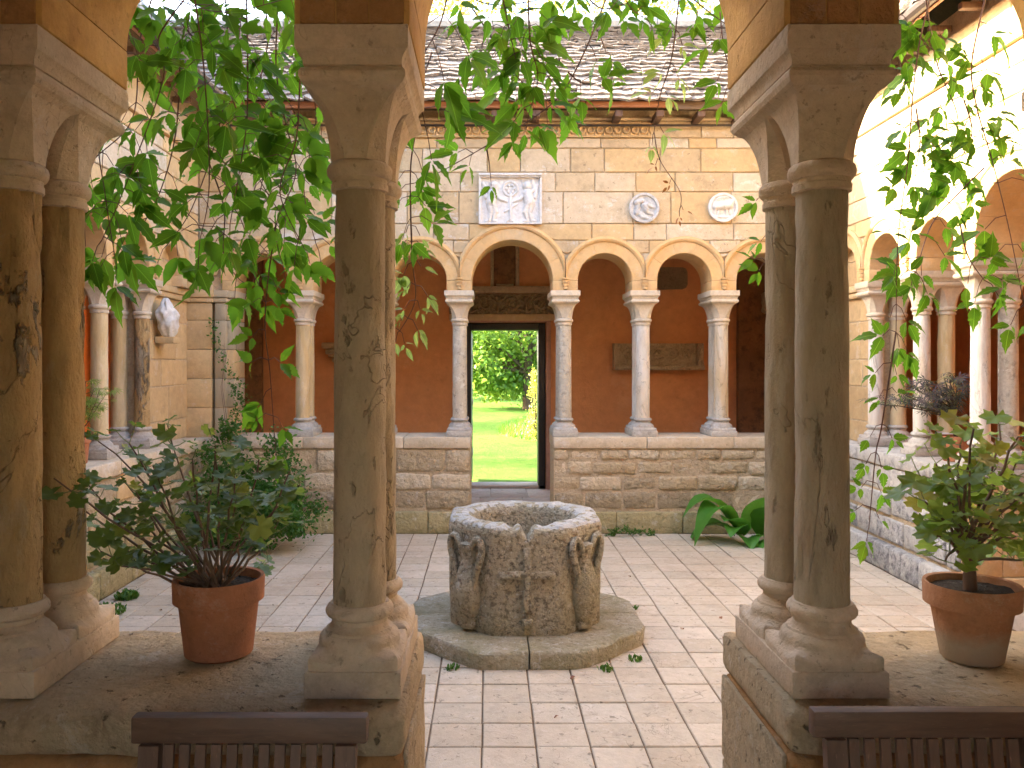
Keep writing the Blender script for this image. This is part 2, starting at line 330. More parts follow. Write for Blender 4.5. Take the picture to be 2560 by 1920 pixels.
def tag(o, label, cat, group=None):
    o['label'] = label; o['category'] = cat
    if group: o['group'] = group
    return o
def thing(name, label, cat, loc=(0, 0, 0), group=None):
    o = bpy.data.objects.new(name, None); C.objects.link(o); o.location = loc; o.empty_display_size = .1
    return tag(o, label, cat, group)
def struct(o): o['kind'] = 'structure'; return o
def stuff(o): o['kind'] = 'stuff'; return o
def grp(name, parent):
    o = bpy.data.objects.new(name, None); C.objects.link(o); o.parent = parent; o.empty_display_size = .1; return o
U = random.uniform

# frames map (a along wall, b up, c out of the wall) to the world
def fr_far(Y): return lambda a, b, c: (a, Y - c, b)
def fr_right(X): return lambda a, b, c: (X - c, a, b)
def fr_left(X): return lambda a, b, c: (X + c, a, b)
def fr_near(Y): return lambda a, b, c: (a, Y + c, b)
def mapped(mb, fr):
    m2 = MB(); m2.v = [fr(*p) for p in mb.v]; m2.f = mb.f; return m2
def block(fr, a0, a1, b0, b1, proud, name, mat, parent, ch=.006, jit=.003, depth=.03, zb=None):
    """ashlar block: chamfered face; zb(a) lifts the lower edge where an arch cuts it"""
    g = .0025 + U(0, .002); a0 += g; a1 -= g; b0 += g; b1 -= g
    pr = proud + U(-jit, jit)
    n = 1 if zb is None else 8
    mb = MB(); top = []; bot = []
    for i in range(n + 1):
        a = a0 + (a1 - a0) * i / n
        lo = b0 if zb is None else max(b0, zb(a))
        bot.append((a, min(lo, b1))); top.append((a, b1))
    if all(t[1] - b[1] < .02 for t, b in zip(top, bot)): return None
    if zb is not None:
        keep = [i for i in range(n + 1) if top[i][1] - bot[i][1] > .004]
        top = [top[i] for i in keep]; bot = [bot[i] for i in keep]
        if len(top) < 2: return None
    n = len(top) - 1
    ring0 = bot + top[::-1]; cxa = sum(p[0] for p in ring0) / len(ring0); cyb = sum(p[1] for p in ring0) / len(ring0)
    def ins(p, d):
        da = d if p[0] < cxa else -d; db = d if p[1] < cyb else -d
        if zb is not None and abs(p[0] - top[0][0]) > 1e-6 and abs(p[0] - top[-1][0]) > 1e-6: da = 0
        return (p[0] + da, p[1] + db)
    j = lambda: U(-jit, jit)
    r0 = [(p[0], p[1], -depth) for p in ring0]; r1 = [(p[0] + j() * .6, p[1] + j() * .6, pr - ch) for p in ring0]
    r2 = [(*ins(p, ch), pr + j() * .5) for p in ring0]
    mb.rings([r0, r1, r2], False, False)
    k = 2 * len(ring0)
    for i in range(n): mb.f.append((k + i, k + i + 1, k + len(ring0) - 2 - i, k + len(ring0) - 1 - i))
    return mapped(mb, fr).build(name, mat, parent, 30)
def courses(fr, a0, a1, bs, wr, proud, name, mats, parent, zb=None, skip=None, **kw):
    for b0, b1 in zip(bs[:-1], bs[1:]):
        a = a0 - U(0, wr[1] * .6)
        while a < a1:
            h = b1 - b0; wd = U(*wr) * (.8 + h * 1.6)
            e = a + wd
            if a1 - e < wr[0] * .6: e = a1
            s, t = max(a, a0), min(e, a1)
            if t - s > .03 and not (skip and skip(s, t, b0, b1)):
                block(fr, s, t, b0, b1, proud, name, random.choice(mats), parent, zb=zb, **kw)
            a = e
def rubble(fr, a0, a1, bs, wr, proud, name, mats, parent, r=.02, amp=.012):
    for k, (b0, b1) in enumerate(zip(bs[:-1], bs[1:])):
        a = a0 - U(0, .15)
        while a < a1 - .01:
            e = a + U(*wr)
            if a1 - e < .1: e = a1
            s, t = max(a, a0), min(e, a1)
            if t - s > .04:
                mb = MB(); d = U(.004, .011)
                mb.rbox(s + d, t - d, b0 + d + U(0, .008), b1 - d + U(-.006, .004), -.05, proud + U(-.008, .012), r, (3, 2, 1), amp, 9., U(0, 99), skip=((2, 0),))
                mt = mats[k] if isinstance(mats[0], (list, tuple)) else mats
                mapped(mb, fr).build(name, random.choice(mt), parent, 60)
            a = e

# ---------------------------------------------------------------- layout
CX = .226                                   # axis of the court
ZS, STILT = 2.327, .10                      # springing of the arches, stilt
ZC = .917                                   # top of the seat walls
PIER = .113                                 # half pier above a capital
LX, RX, FY, NY = -2.80, 3.24, 8.03, 2.145   # upper wall faces on the court
TH = .40                                    # arcade thickness
ZE = 4.09                                   # eave

# setting -----------------------------------------------------------------
def ground():
    mb = MB()
    xs = [-400, -60, -5.35, 5.85, 60, 400]; ys = [-400, -60, -.8, 10.52, 60, 500]
    for i in range(5):
        for j in range(5):
            if i == 2 and j == 2: z = -.3
            else: z = .08
            mb.add([(xs[i], ys[j], z), (xs[i + 1], ys[j], z), (xs[i + 1], ys[j + 1], z), (xs[i], ys[j + 1], z)], [(0, 1, 2, 3)])
    return struct(mb.build('lawn', 'lawn', None, 0))
ground()
struct(MB().box(-4., 4.4, -9., -.70, .0, .086).build('bounce_gravel', 'gravel', None, 0))  # unseen gravel sheet, added so warm light rather than green bounces into the gallery

def court_floor():
    mb = MB(); mb.box(-2.78, 3.22, 2.1, 8.05, -.2, -.008)
    o = struct(mb.build('courtyard_floor', 'joint', None, 0))
    S = .2297; x0 = -.029 - 13 * S; y0 = 3.524 - 7 * S
    cells = []
    for i in range(27):
        for j in range(29):
            xa, ya = x0 + i * S, y0 + j * S
            xb, yb = xa + S, ya + S
            xa, xb, ya, yb = max(xa, -2.66), min(xb, 3.10), max(ya, 2.2), min(yb, 7.95)
            if xb - xa < .05 or yb - ya < .03: continue
            u = UX + (xa + xb) / 2 * FPX / ya; v = VY + H * FPX / ya
            vis = (0 < u < 2560) and v < 1950 and (v < 1590 or 1040 < u < 1820)
            cells.append((0 if vis else 1, ya, xa, xb, yb))
    cells.sort()
    rest = MB(); meshes = {}
    for k, (nv, ya, xa, xb, yb) in enumerate(cells):
        g = U(.0026, .0052)
        hw, hl = (xb - xa) / 2 - g, (yb - ya) / 2 - g
        if k < 300 and nv == 0:
            key = (round(hw, 3), round(hl, 3))
            if key not in meshes:
                m = MB(); c = .004
                m.rings([[(sx * hw, sy * hl, z) for sx, sy in ((-1, -1), (1, -1), (1, 1), (-1, 1))] for z in (-.03, -.004)] +
                        [[(sx * (hw - c), sy * (hl - c), 0) for sx, sy in ((-1, -1), (1, -1), (1, 1), (-1, 1))]], False, True)
                meshes[key] = m.mesh('tile', 'tile', 25)
            mt = Matrix.Translation(((xa + xb) / 2 + U(-.001, .001), (ya + yb) / 2 + U(-.001, .001), U(-.002, .002))) @ Matrix.Rotation(U(-.006, .006), 4, 'Z') @ Matrix.Rotation(U(-.006, .006), 4, 'X') @ Matrix.Rotation(U(-.006, .006), 4, 'Y')
            inst('tile', meshes[key], o, mt)
        else:
            x, y = (xa + xb) / 2, (ya + yb) / 2
            z = U(-.002, .002); c = .004
            rest.rings([[(x + sx * hw, y + sy * hl, zz) for sx, sy in ((-1, -1), (1, -1), (1, 1), (-1, 1))] for zz in (-.03, z - .004)] +
                       [[(x + sx * (hw - c), y + sy * (hl - c), z) for sx, sy in ((-1, -1), (1, -1), (1, 1), (-1, 1))]], False, True)
    m2 = stone('tile_all', (.57, .47, .345), (.52, .445, .34), 2.2, .45, dark=(.26, .18, .13), dk=.42, lich=.3, lcol=(.68, .61, .54), lscale=14, var=.08, tint=(.56, .49, .40), fine=70, island=True, dlo=.54, dhi=.70, pits=.7, dirt=((.38, .29, .20), 1.3, .45))
    stuff(rest.build('tile_field', m2, o, 25))
court_floor()

# gallery floors
gf = struct(MB().box(-4.85, 5.3, 8.0, 10.16, -.2, .088).box(-4.85, -2.95, 2.0, 8.0, -.2, .088).box(3.38, 5.3, 2.0, 8.0, -.2, .088).box(-4.85, 5.3, -.35, 2.0, -.2, -.012).box(-.2, .64, 2.0, 2.2, -.2, -.006).build('gallery_floor', 'flag', None, 0))
for (x0, x1, y0, y1) in ((-.17, .02, 7.99, 8.75), (.02, .42, 7.99, 8.6), (.42, .63, 7.99, 8.9), (-.6, -.1, 8.76, 9.5), (-.1, .38, 8.62, 9.5), (.38, 1.0, 8.92, 9.5), (-.5, .02, 9.5, 10.16), (.02, .45, 9.5, 10.16), (.45, .95, 9.5, 10.16)):
    MB().rbox(x0 + .004, x1 - .004, y0 + .004, y1 - .004, .05, .10 + U(-.002, .002), .006).build('flagstone', 'flag', gf, 40)

# ---------------------------------------------------------------- arcade geometry
def bays_contour(a0, a1, piers, blind=()):
    """lower outline of the upper wall: list of (a, z), with arch data"""
    pts = [(a0, ZS)]; arches = []
    for i in range(len(piers) - 1):
        l, r = piers[i] + PIER, piers[i + 1] - PIER
        cx, rad = (l + r) / 2, (r - l) / 2
        arches.append((cx, rad, i in blind))
        pts += [(l, ZS), (l, ZS + STILT)]
        for k in range(1, 24):
            t = math.pi - math.pi * k / 24
            pts.append((cx + rad * math.cos(t), ZS + STILT + rad * math.sin(t)))
        pts += [(r, ZS + STILT), (r, ZS)]
    pts.append((a1, ZS))
    return pts, arches
def upper_wall(fr, a0, a1, piers, ztop, parent, mat='mortar', e=.012):
    pts, arches = bays_contour(a0, a1, piers)
    # the core keeps a little back from the dressed stones
    mb = MB()
    def q(p, c): return (p[0], p[1], c)
    for p, n in zip(pts[:-1], pts[1:]):
        if abs(n[0] - p[0]) > 1e-6:
            for c in (-e, -TH + e):
                mb.add([q(p, c), q(n, c), (n[0], ztop, c), (p[0], ztop, c)], [(0, 1, 2, 3)])
        mb.add([q(p, -e), q(n, -e), q(n, -TH + e), q(p, -TH + e)], [(0, 1, 2, 3)])
    mb.add([(a0, ztop, -e), (a1, ztop, -e), (a1, ztop, -TH + e), (a0, ztop, -TH + e)], [(0, 1, 2, 3)])
    for a in (a0, a1): mb.add([(a, ZS, -e), (a, ztop, -e), (a, ztop, -TH + e), (a, ZS, -TH + e)], [(0, 1, 2, 3)])
    return mapped(mb, fr).build('upper_wall', mat, parent, 0), arches
RING, HOOD = .105, .05
def arch_stones(fr, arches, parent, mat='voussoir', hood=True, hmat='voussoir', nv=5):
    for cx, rad, blind in arches:
        ap = grp('arch', parent)
        n = nv if rad < .3 else 7
        z0 = ZS + STILT
        for sgn in (-1, 1):                                  # stilt blocks
            mb = MB(); x = cx + sgn * rad
            lo, hi = sorted((x, x + sgn * min(RING, PIER - .004)))
            mb.rbox(lo - (.008 if sgn > 0 else 0), hi + (.008 if sgn < 0 else 0), ZS + .001, z0 - .001, -TH - .006, .008, .004)
            mapped(mb, fr).build('stilt_block', mat, ap, 30)
        for k in range(n):
            t0 = math.pi * k / n + .0006 / rad; t1 = math.pi * (k + 1) / n - .0006 / rad
            sg = 4; rings = []
            pr = .008 + U(-.002, .003)
            for i in range(sg + 1):
                t = t0 + (t1 - t0) * i / sg; c, s = math.cos(t), math.sin(t)
                ro = rad + RING
                if abs(c) > 1e-6: ro = min(ro, (rad + PIER - .003) / abs(c))
                ri = rad - .008
                rings.append([(cx + c * ri, z0 + s * ri, -TH - .004), (cx + c * ri, z0 + s * ri, pr - .006), (cx + c * (ri + .006), z0 + s * (ri + .006), pr), (cx + c * ro, z0 + s * ro, pr), (cx + c * ro, z0 + s * ro, -TH - .004)])
            mapped(MB().rings(rings), fr).build('voussoir', mat, ap, 30)
        if hood:
            sg = 28; rings = []; ra, rb = rad + RING - .004, rad + RING + HOOD
            for i in range(sg + 1):
                t = math.pi * i / sg; c, s = math.cos(t), math.sin(t)
                lim = (rad + PIER - .004) / max(abs(c), 1e-6)
                rr = lambda r: min(r, lim)
                rings.append([(cx + c * rr(r), z0 + s * rr(r), h) for r, h in ((ra, -.01), (ra, .012), (ra + .012, .026), (ra + .030, .030), (ra + .036, .022), (rb, .018), (rb, -.01))])
            mapped(MB().rings(rings), fr).build('hood_mould', hmat, ap, 50)
def arch_top(arches, grow):
    def zb(a):
        z = -9
        for cx, rad, bl in arches:
            d = abs(a - cx); ro = rad + grow
            if d < ro: z = max(z, ZS + STILT + math.sqrt(max(ro * ro - d * d, 0)))
            if d < rad + PIER + .005: z = max(z, ZS + STILT)
        return z
    return zb
def label_stops(fr, piers, parent, mat='voussoir'):
    for a in piers:
        mb = MB()
        for (h0, h1, wd, pr) in ((.0, .03, .020, .026), (.03, .06, .026, .032), (.06, .075, .030, .040), (.078, .092, .027, .034), (.095, .112, .030, .040)):
            mb.rbox(a - wd, a + wd, ZS + .012 + h0, ZS + .012 + h1, -.01, pr, .006)
        mapped(mb, fr).build('label_stop', mat, parent, 40)

# ---------------------------------------------------------------- twin columns
def ellip(hx, hy, p, n=32):
    out = []
    for j in range(n):
        t = 2 * math.pi * j / n; c, s = math.cos(t), math.sin(t)
        k = (abs(c) ** p + abs(s) ** p) ** (-1 / p)
        out.append((c * k, s * k))
    return out
def col_base(cy, z0, s):
    mb = MB(); rings = []
    sq, ci = ellip(1, 1, 14), ellip(1, 1, 2)
    h = .099
    for z, half, mixv, cor in ((0, h, 1, 0), (.012, h, 1, .9), (.016, h * .985, .96, 1.0), (.022, .093, .75, .75), (.030, .089, .3, .2), (.038, .0885, 0, 0)):
        r = []
        for (a, b), (c, d) in zip(sq, ci):
            x, y = a * mixv + c * (1 - mixv), b * mixv + d * (1 - mixv)
            corner = min(1, (abs(a) * abs(b)) ** 5)
            r.append((x * half * s, cy + y * half * s, z0 + z + cor * corner * .022))
        rings.append(r)
    for z, rr in ((.047, .0885), (.055, .084), (.060, .078), (.061, .076), (.066, .074), (.069, .067), (.080, .0605), (.090, .0625), (.094, .068), (.095, .071), (.101, .0745), (.108, .0745), (.115, .071), (.118, .066), (.122, .0645)):
        rings.append([(c * rr * s, cy + d * rr * s, z0 + z) for c, d in ci])
    return mb.rings(rings)
def shaft(cy, z0, z1, s, seed, amp=.003, detail=20):
    mb = MB(); rings = []; n = 36
    for i in range(detail + 1):
        t = i / detail; z = z0 + (z1 - z0) * t; rr = (.0585 - .0035 * t) * s
        ring = []
        for j in range(n):
            a = 2 * math.pi * j / n; p = Vector((math.cos(a) * .25, math.sin(a) * .25, z * .9))
            d = noise.fractal(p * 5 + Vector((seed, seed * 2, 0)), 1., 2., 4)
            d = -amp * max(0, d - .12) * 2.2 + amp * .25 * noise.noise(p * 14 + Vector((seed, 0, 0)))
            ring.append((math.cos(a) * (rr + d), cy + math.sin(a) * (rr + d), z))
        rings.append(ring)
    return mb.rings(rings)
def neck(cy, z, s):
    return MB().lathe([(z - .042, .0575 * s), (z - .040, .0625 * s), (z - .026, .063 * s), (z - .024, .0605 * s), (z - .014, .061 * s), (z - .012, .066 * s), (z - .004, .0712 * s), (z + .006, .0722 * s), (z + .015, .0695 * s), (z + .021, .0625 * s)], 0, cy, 32)
def bell(cy, z0, z1, s, ymax):
    mb = MB(); rings = []; n = 14
    for i in range(n + 1):
        t = i / n
        g = 1 - math.sqrt(max(0, 1 - t * t))
        hx = (.0595 + (.100 - .0595) * (.16 * t + .84 * g)) * s
        hy = (.0595 * s + (ymax - .0595 * s) * (.16 * t + .84 * g))
        ch = (1 - t ** 1.3) * .60
        cx_, cy_ = hx * ch, hy * ch
        ring = [(hx, -hy + cy_), (hx, hy - cy_), (hx - cx_, hy), (-hx + cx_, hy), (-hx, hy - cy_), (-hx, -hy + cy_), (-hx + cx_, -hy), (hx - cx_, -hy)]
        rings.append([(x, cy + y, z0 + (z1 - z0) * t) for x, y in ring])
    return mb.rings(rings)
def abacus(z0, s, sp):
    rings = []
    for z, o in ((0, .098), (.006, .107), (.016, .112), (.026, .1115), (.034, .107), (.037, .099), (.040, .099), (.041, .1035), (.052, .104), (.060, .107), (.068, .1135), (.070, .1165), (.074, .118), (.119, .118), (.121, .116)):
        ox = o * s; oy = o * s + sp
        rings.append([(ox, -oy, z0 + z), (ox, oy, z0 + z), (-ox, oy, z0 + z), (-ox, -oy, z0 + z)])
    return MB().rings(rings)
def twin_column(label, x, y, rotz, shafts, capm, basem, s=1., sp=.1, group=None, amp=.003, detail=20):
    t = thing('twin_column', label, 'column', (x, y, ZC), group)
    t.rotation_euler = (0, 0, rotz)
    H0 = .057; zb = H0; zs0 = zb + .120; zs1 = 2.037 - ZC; zb0 = 2.062 - ZC; zb1 = 2.206 - ZC
    MB().rbox(-.1025 * s, .1025 * s, -.1025 * s - sp, .1025 * s + sp, 0.001, H0, .003, (2, 4, 1), .0012, 20, x + y).build('plinth', basem, t, 30)
    for i, cy in enumerate((-sp, sp)):
        col_base(cy, zb, s).build('base', basem, t, 40)
        shaft(cy, zs0, zs1, s, x * 7 + y * 3 + i * 5, amp, detail).build('shaft', shafts[i], t, 60)
        neck(cy, zb0 - .022, s).build('necking', capm, t, 50)
    cap = (MB().add(bell(-sp, zb0, zb1, s, sp).v, bell(-sp, zb0, zb1, s, sp).f).add(bell(sp, zb0, zb1, s, sp).v, bell(sp, zb0, zb1, s, sp).f)).build('capital', capm, t, 24)
    abacus(zb1, s, sp).build('abacus', capm, cap, 24)
    return t

# ---------------------------------------------------------------- far range
far = thing('cloister_range', 'sandstone arcade range with open garden doorway, carved plaques and stone-slate roof above', 'building', (0, 0, 0))
FPIERS = [CX + k for k in (-2.807, -2.042, -1.277, -.512, .512, 1.277, 2.042, 2.807)]
ffr = fr_far(FY)
fwall, farch = upper_wall(ffr, -3.2, 3.66, FPIERS, ZE - .02, far)
arch_stones(ffr, farch, far)
label_stops(ffr, FPIERS[1:-1], far)
def zf(v): return H + (VY - v) * FY / FPX
crs = [zf(v) for v in (742, 690, 633, 601, 559.5, 480, 431, 371, 345, 303)]
def hit_plaque(s, t, b0, b1): return False
courses(ffr, -2.80, 3.24, crs, (.24, .62), .004, 'ashlar_block', ['ashlar', 'ashlar', 'ashlar', 'ashlar_warm'], fwall, zb=arch_top(farch, RING + HOOD - .012))
# gallery side of the far wall is plain
# cornice and eaves
mapped(MB().rbox(-2.80, 3.24, zf(304), zf(297), -.02, .05, .008, (20, 1, 1), .002, 9, 3), ffr).build('cornice', 'ashlar', fwall, 40)
def far_seat(a0, a1, left):
    sw = mapped(MB().box(a0 + .004, a1 - .004, -.02, ZC - .105, -.5, -.004), fr_far(7.985)).build('seat_wall', 'mortar', far, 0)
    bs = [.215, .40, .552, .690, ZC - .108] if not left else [.215, .405, .575, ZC - .108]
    mats = [['rubble_dark', 'rubble_dark', 'rubble'], ['rubble', 'rubble_dark', 'rubble'], ['rubble'], ['rubble']] if not left else [['rubble_dark'], ['rubble'], ['rubble']]
    rubble(fr_far(7.985), a0, a1, bs, (.22, .42) if not left else (.26, .48), .004, 'rubble_stone', mats, sw, .022)
    # end face at the opening: dressed jamb stones
    a = a0
    while a < a1 - .05:
        e = min(a + U(.5, .9), a1)
        if a1 - e < .3: e = a1
        mapped(MB().rbox(a + .003, e - .003, 0.0, .205, -.06, .055, .012, (4, 1, 2), .006, 7, a * 3), fr_far(7.985)).build('plinth_stone', 'mossstone', sw, 50)
        a = e
    cp = grp('coping', far)
    a = a0
    while a < a1 - .05:
        e = min(a + U(.75, 1.05), a1)
        if a1 - e < .4: e = a1
        mapped(MB().rbox(a + .002, e - .002, ZC - .105, ZC, -.57, .022, .008, (6, 1, 3), .002, 6, a), fr_far(7.985)).build('coping_slab', 'coping', cp, 40)
        a = e
far_seat(-2.80, -.172, True); far_seat(.62, 3.24, False)
# corner responds: ashlar piers between the arcades
def ashlar_pier(x0, x1, y0, y1, name, mats, parent, zs=(ZC, 1.2, 1.48, 1.76, 2.04, ZS - .12)):
    g = grp(name, parent)
    for z0, z1 in zip(zs[:-1], zs[1:]):
        MB().rbox(x0, x1, y0, y1, z0 + .002, z1 - .002, .005, (2, 2, 2), .002, 9, z0 * 7).build('ashlar_block', random.choice(mats), g, 30)
    MB().rbox(x0 - .02, x1 + .02, y0 - .02, y1 + .02, ZS - .118, ZS - .07, .018).build('impost', mats[0], g, 40)
    MB().rbox(x0 - .032, x1 + .032, y0 - .032, y1 + .032, ZS - .069, ZS, .008).build('impost', mats[0], g, 40)
ashlar_pier(-3.02, -2.47, 8.06, 8.42, 'respond', ['ashlar_grey', 'ashlar_warm'], far)
ashlar_pier(-2.96, -2.66, 7.975, 8.055, 'pilaster', ['ashlar_warm'], far)
ashlar_pier(-2.63, -2.53, 7.99, 8.055, 'pilaster', ['ashlar_grey'], far)
ashlar_pier(2.92, 3.46, 8.06, 8.42, 'respond', ['ashlar_warm'], far)
# back wall of the gallery with the garden doorway
bw = MB()
BY = 10.16
for (x0, x1, z0, z1) in ((-4.85, -4.47, 0, 3.4), (-3.75, -.305, 0, 3.4), (.695, 5.3, 0, 3.4), (-4.47, -3.75, 2.3, 3.4), (-.305, .695, 2.125, 3.4)):
    bw.box(x0, x1, BY, BY + .34, z0 - (.2 if z0 == 0 else 0), z1)
bwo = bw.build('back_wall', 'plaster', far, 0)
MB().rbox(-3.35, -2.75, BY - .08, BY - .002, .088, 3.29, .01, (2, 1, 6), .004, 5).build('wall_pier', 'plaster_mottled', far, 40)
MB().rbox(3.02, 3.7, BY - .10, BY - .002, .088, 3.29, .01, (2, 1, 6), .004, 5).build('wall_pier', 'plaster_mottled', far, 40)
# eaves: fascia, rafter feet, gutter pipe
for (a, b, mt, dz) in ((-2.4, .9, 'wood_fascia', 0), (.9, 1.72, 'wood_fascia', .006), (1.72, 2.9, 'wood_grey', -.012)):
    MB().rbox(a + .004, b - .004, 7.72, 7.755, 4.0 + dz, 4.075 + dz, .004).build('fascia_board', mt, far, 30)
for k in range(14):
    x = -2.25 + k * .385
    MB().rbox(x - .035, x + .035, 7.757, 8.03, 3.93, 3.99, .006).build('rafter_foot', 'wood_dark', far, 30)
MB().tube([(-2.5, 7.965, 3.905), (2.9, 7.965, 3.905)], .011, 8).build('cable_pipe', 'gutter', far)

# roofs ---------------------------------------------------------------------
IR = (-2.47, 2.91, 2.47, 7.70)             # inner eaves  x0 x1 y0 y1
RR = (-3.57, 4.01, 1.37, 8.80); ZR = 5.19  # ridge
OR = (-5.25, 5.72, -.75, 10.50)            # outer eaves
ZO = 3.85
def roof_slope(kind, outer=False):
    a = IR; b = RR; za, zb_ = ZE - .04, ZR - .04
    if outer: a = OR; za = ZO
    if kind == 'far': return [(a[0], a[3], za), (a[1], a[3], za), (b[1], b[3], zb_), (b[0], b[3], zb_)]
    if kind == 'near': return [(a[0], a[2], za), (a[1], a[2], za), (b[1], b[2], zb_), (b[0], b[2], zb_)]
    if kind == 'left': return [(a[0], a[2], za), (a[0], a[3], za), (b[0], b[3], zb_), (b[0], b[2], zb_)]
    return [(a[1], a[2], za), (a[1], a[3], za), (b[1], b[3], zb_), (b[1], b[2], zb_)]
def roof(kind, parent):
    mb = MB()
    for o in (False, True): mb.add(roof_slope(kind, o), [(0, 1, 2, 3)])
    ro = mb.build('roof', 'roofcore', parent, 0)
    q = [Vector(p) for p in roof_slope(kind)]
    L0, L1 = q[0], q[1]; up = (q[3] - q[0]); along = (L1 - L0).normalized()
    hgt = Vector((0, 0, 0)); s_len = math.sqrt(1.1 ** 2 * 2)
    e = (q[2] + q[3]) / 2 - (q[0] + q[1]) / 2
    slope = Vector((0 if kind in ('far', 'near') else e.x, e.y if kind in ('far', 'near') else 0, e.z)).normalized()
    nrm = along.cross(slope)
    if nrm.z < 0: nrm = -nrm
    n = 23; d = -.05; rest = MB(); cnt = 0; items = []
    for i in range(n):
        ex = (.118 - .0034 * i); L = d / s_len
        w0 = 0 - max(d, 0) * .7071; w1 = (L1 - L0).length + max(d, 0) * .7071
        a = w0
        while a < w1:
            wd = U(.10, .34) * (1.15 - i * .012)
            if w1 - a - wd < .06: wd = w1 - a
            items.append((i, a, wd, d, ex)); a += wd
        d += ex * .86
    for (i, a, wd, d, ex) in items:
        th = U(.014, .030)
        m = MB()
        wv = max(2, int(wd / .07)); V = []; 
        for t in range(wv + 1):
            x = .003 + (wd - .006) * t / wv
            jo = U(-.022, .022); tz = U(-.008, .008)
            lift = U(-.004, .012)
            lo = d + jo + 0; hi = d + ex * 1.75
            for (sd, nn) in ((lo, .034 + lift), (lo, .034 + th + tz + lift), (hi, .016 + tz * .4)):
                V.append(L0 + along * (a + x) + slope * sd + nrm * nn)
        F = []
        for t in range(wv):
            k = t * 3
            F += [(k, k + 3, k + 4, k + 1), (k + 1, k + 4, k + 5, k + 2), (k, k + 2, k + 5, k + 3)]
        F += [(0, 1, 2), (wv * 3, wv * 3 + 2, wv * 3 + 1)]
        mid = L0 + along * (a + wd / 2)
        if kind == 'far' and cnt < 300 and -2.3 < mid.x < 2.75:
            MB().add(V, F).build('slate', 'slate', ro, 30); cnt += 1
        else: rest.add(V, F)
    stuff(rest.build('slate_field', 'slate_all', ro, 30))
    # ridge stones
    p, q2 = q[3], q[2]; ln = (q2 - p).length; k = 0
    dr = (q2 - p).normalized()
    while k < ln - .1:
        e2 = min(k + U(.42, .6), ln)
        mb = MB(); s1, s2 = p + dr * (k + .004), p + dr * (e2 - .004)
        sd = Vector((0, 1, 0)) if kind in ('far', 'near') else Vector((1, 0, 0))
        rings = []
        for pt in (s1, (s1 + s2) / 2, s2):
            rings.append([pt + sd * (.15 * math.cos(t)) + Vector((0, 0, .05 + .085 * math.sin(t) + U(-.004, .004))) for t in [math.pi * (-.22 + 1.44 * j / 8) for j in range(9)]])
        mb.rings(rings, True, True).build('ridge_stone', 'ridge', ro, 50)
        k = e2
    return ro
roof('far', far)
def ceiling(kind, parent):
    i = (LX - TH, RX + TH, NY - TH, FY + TH); o = (-4.86, 5.31, -.36, 10.17); z = 3.3
    a = {'far': [(o[0], o[3]), (o[1], o[3]), (i[1], i[3]), (i[0], i[3])], 'near': [(o[0], o[2]), (o[1], o[2]), (i[1], i[2]), (i[0], i[2])],
         'left': [(o[0], o[2]), (o[0], o[3]), (i[0], i[3]), (i[0], i[2])], 'right': [(o[1], o[2]), (o[1], o[3]), (i[1], i[3]), (i[1], i[2])]}[kind]
    return MB().rings([[(x, y, z) for x, y in a], [(x, y, z + .05) for x, y in a]]).build('ceiling', 'ceiling', parent, 0)
ceiling('far', far)

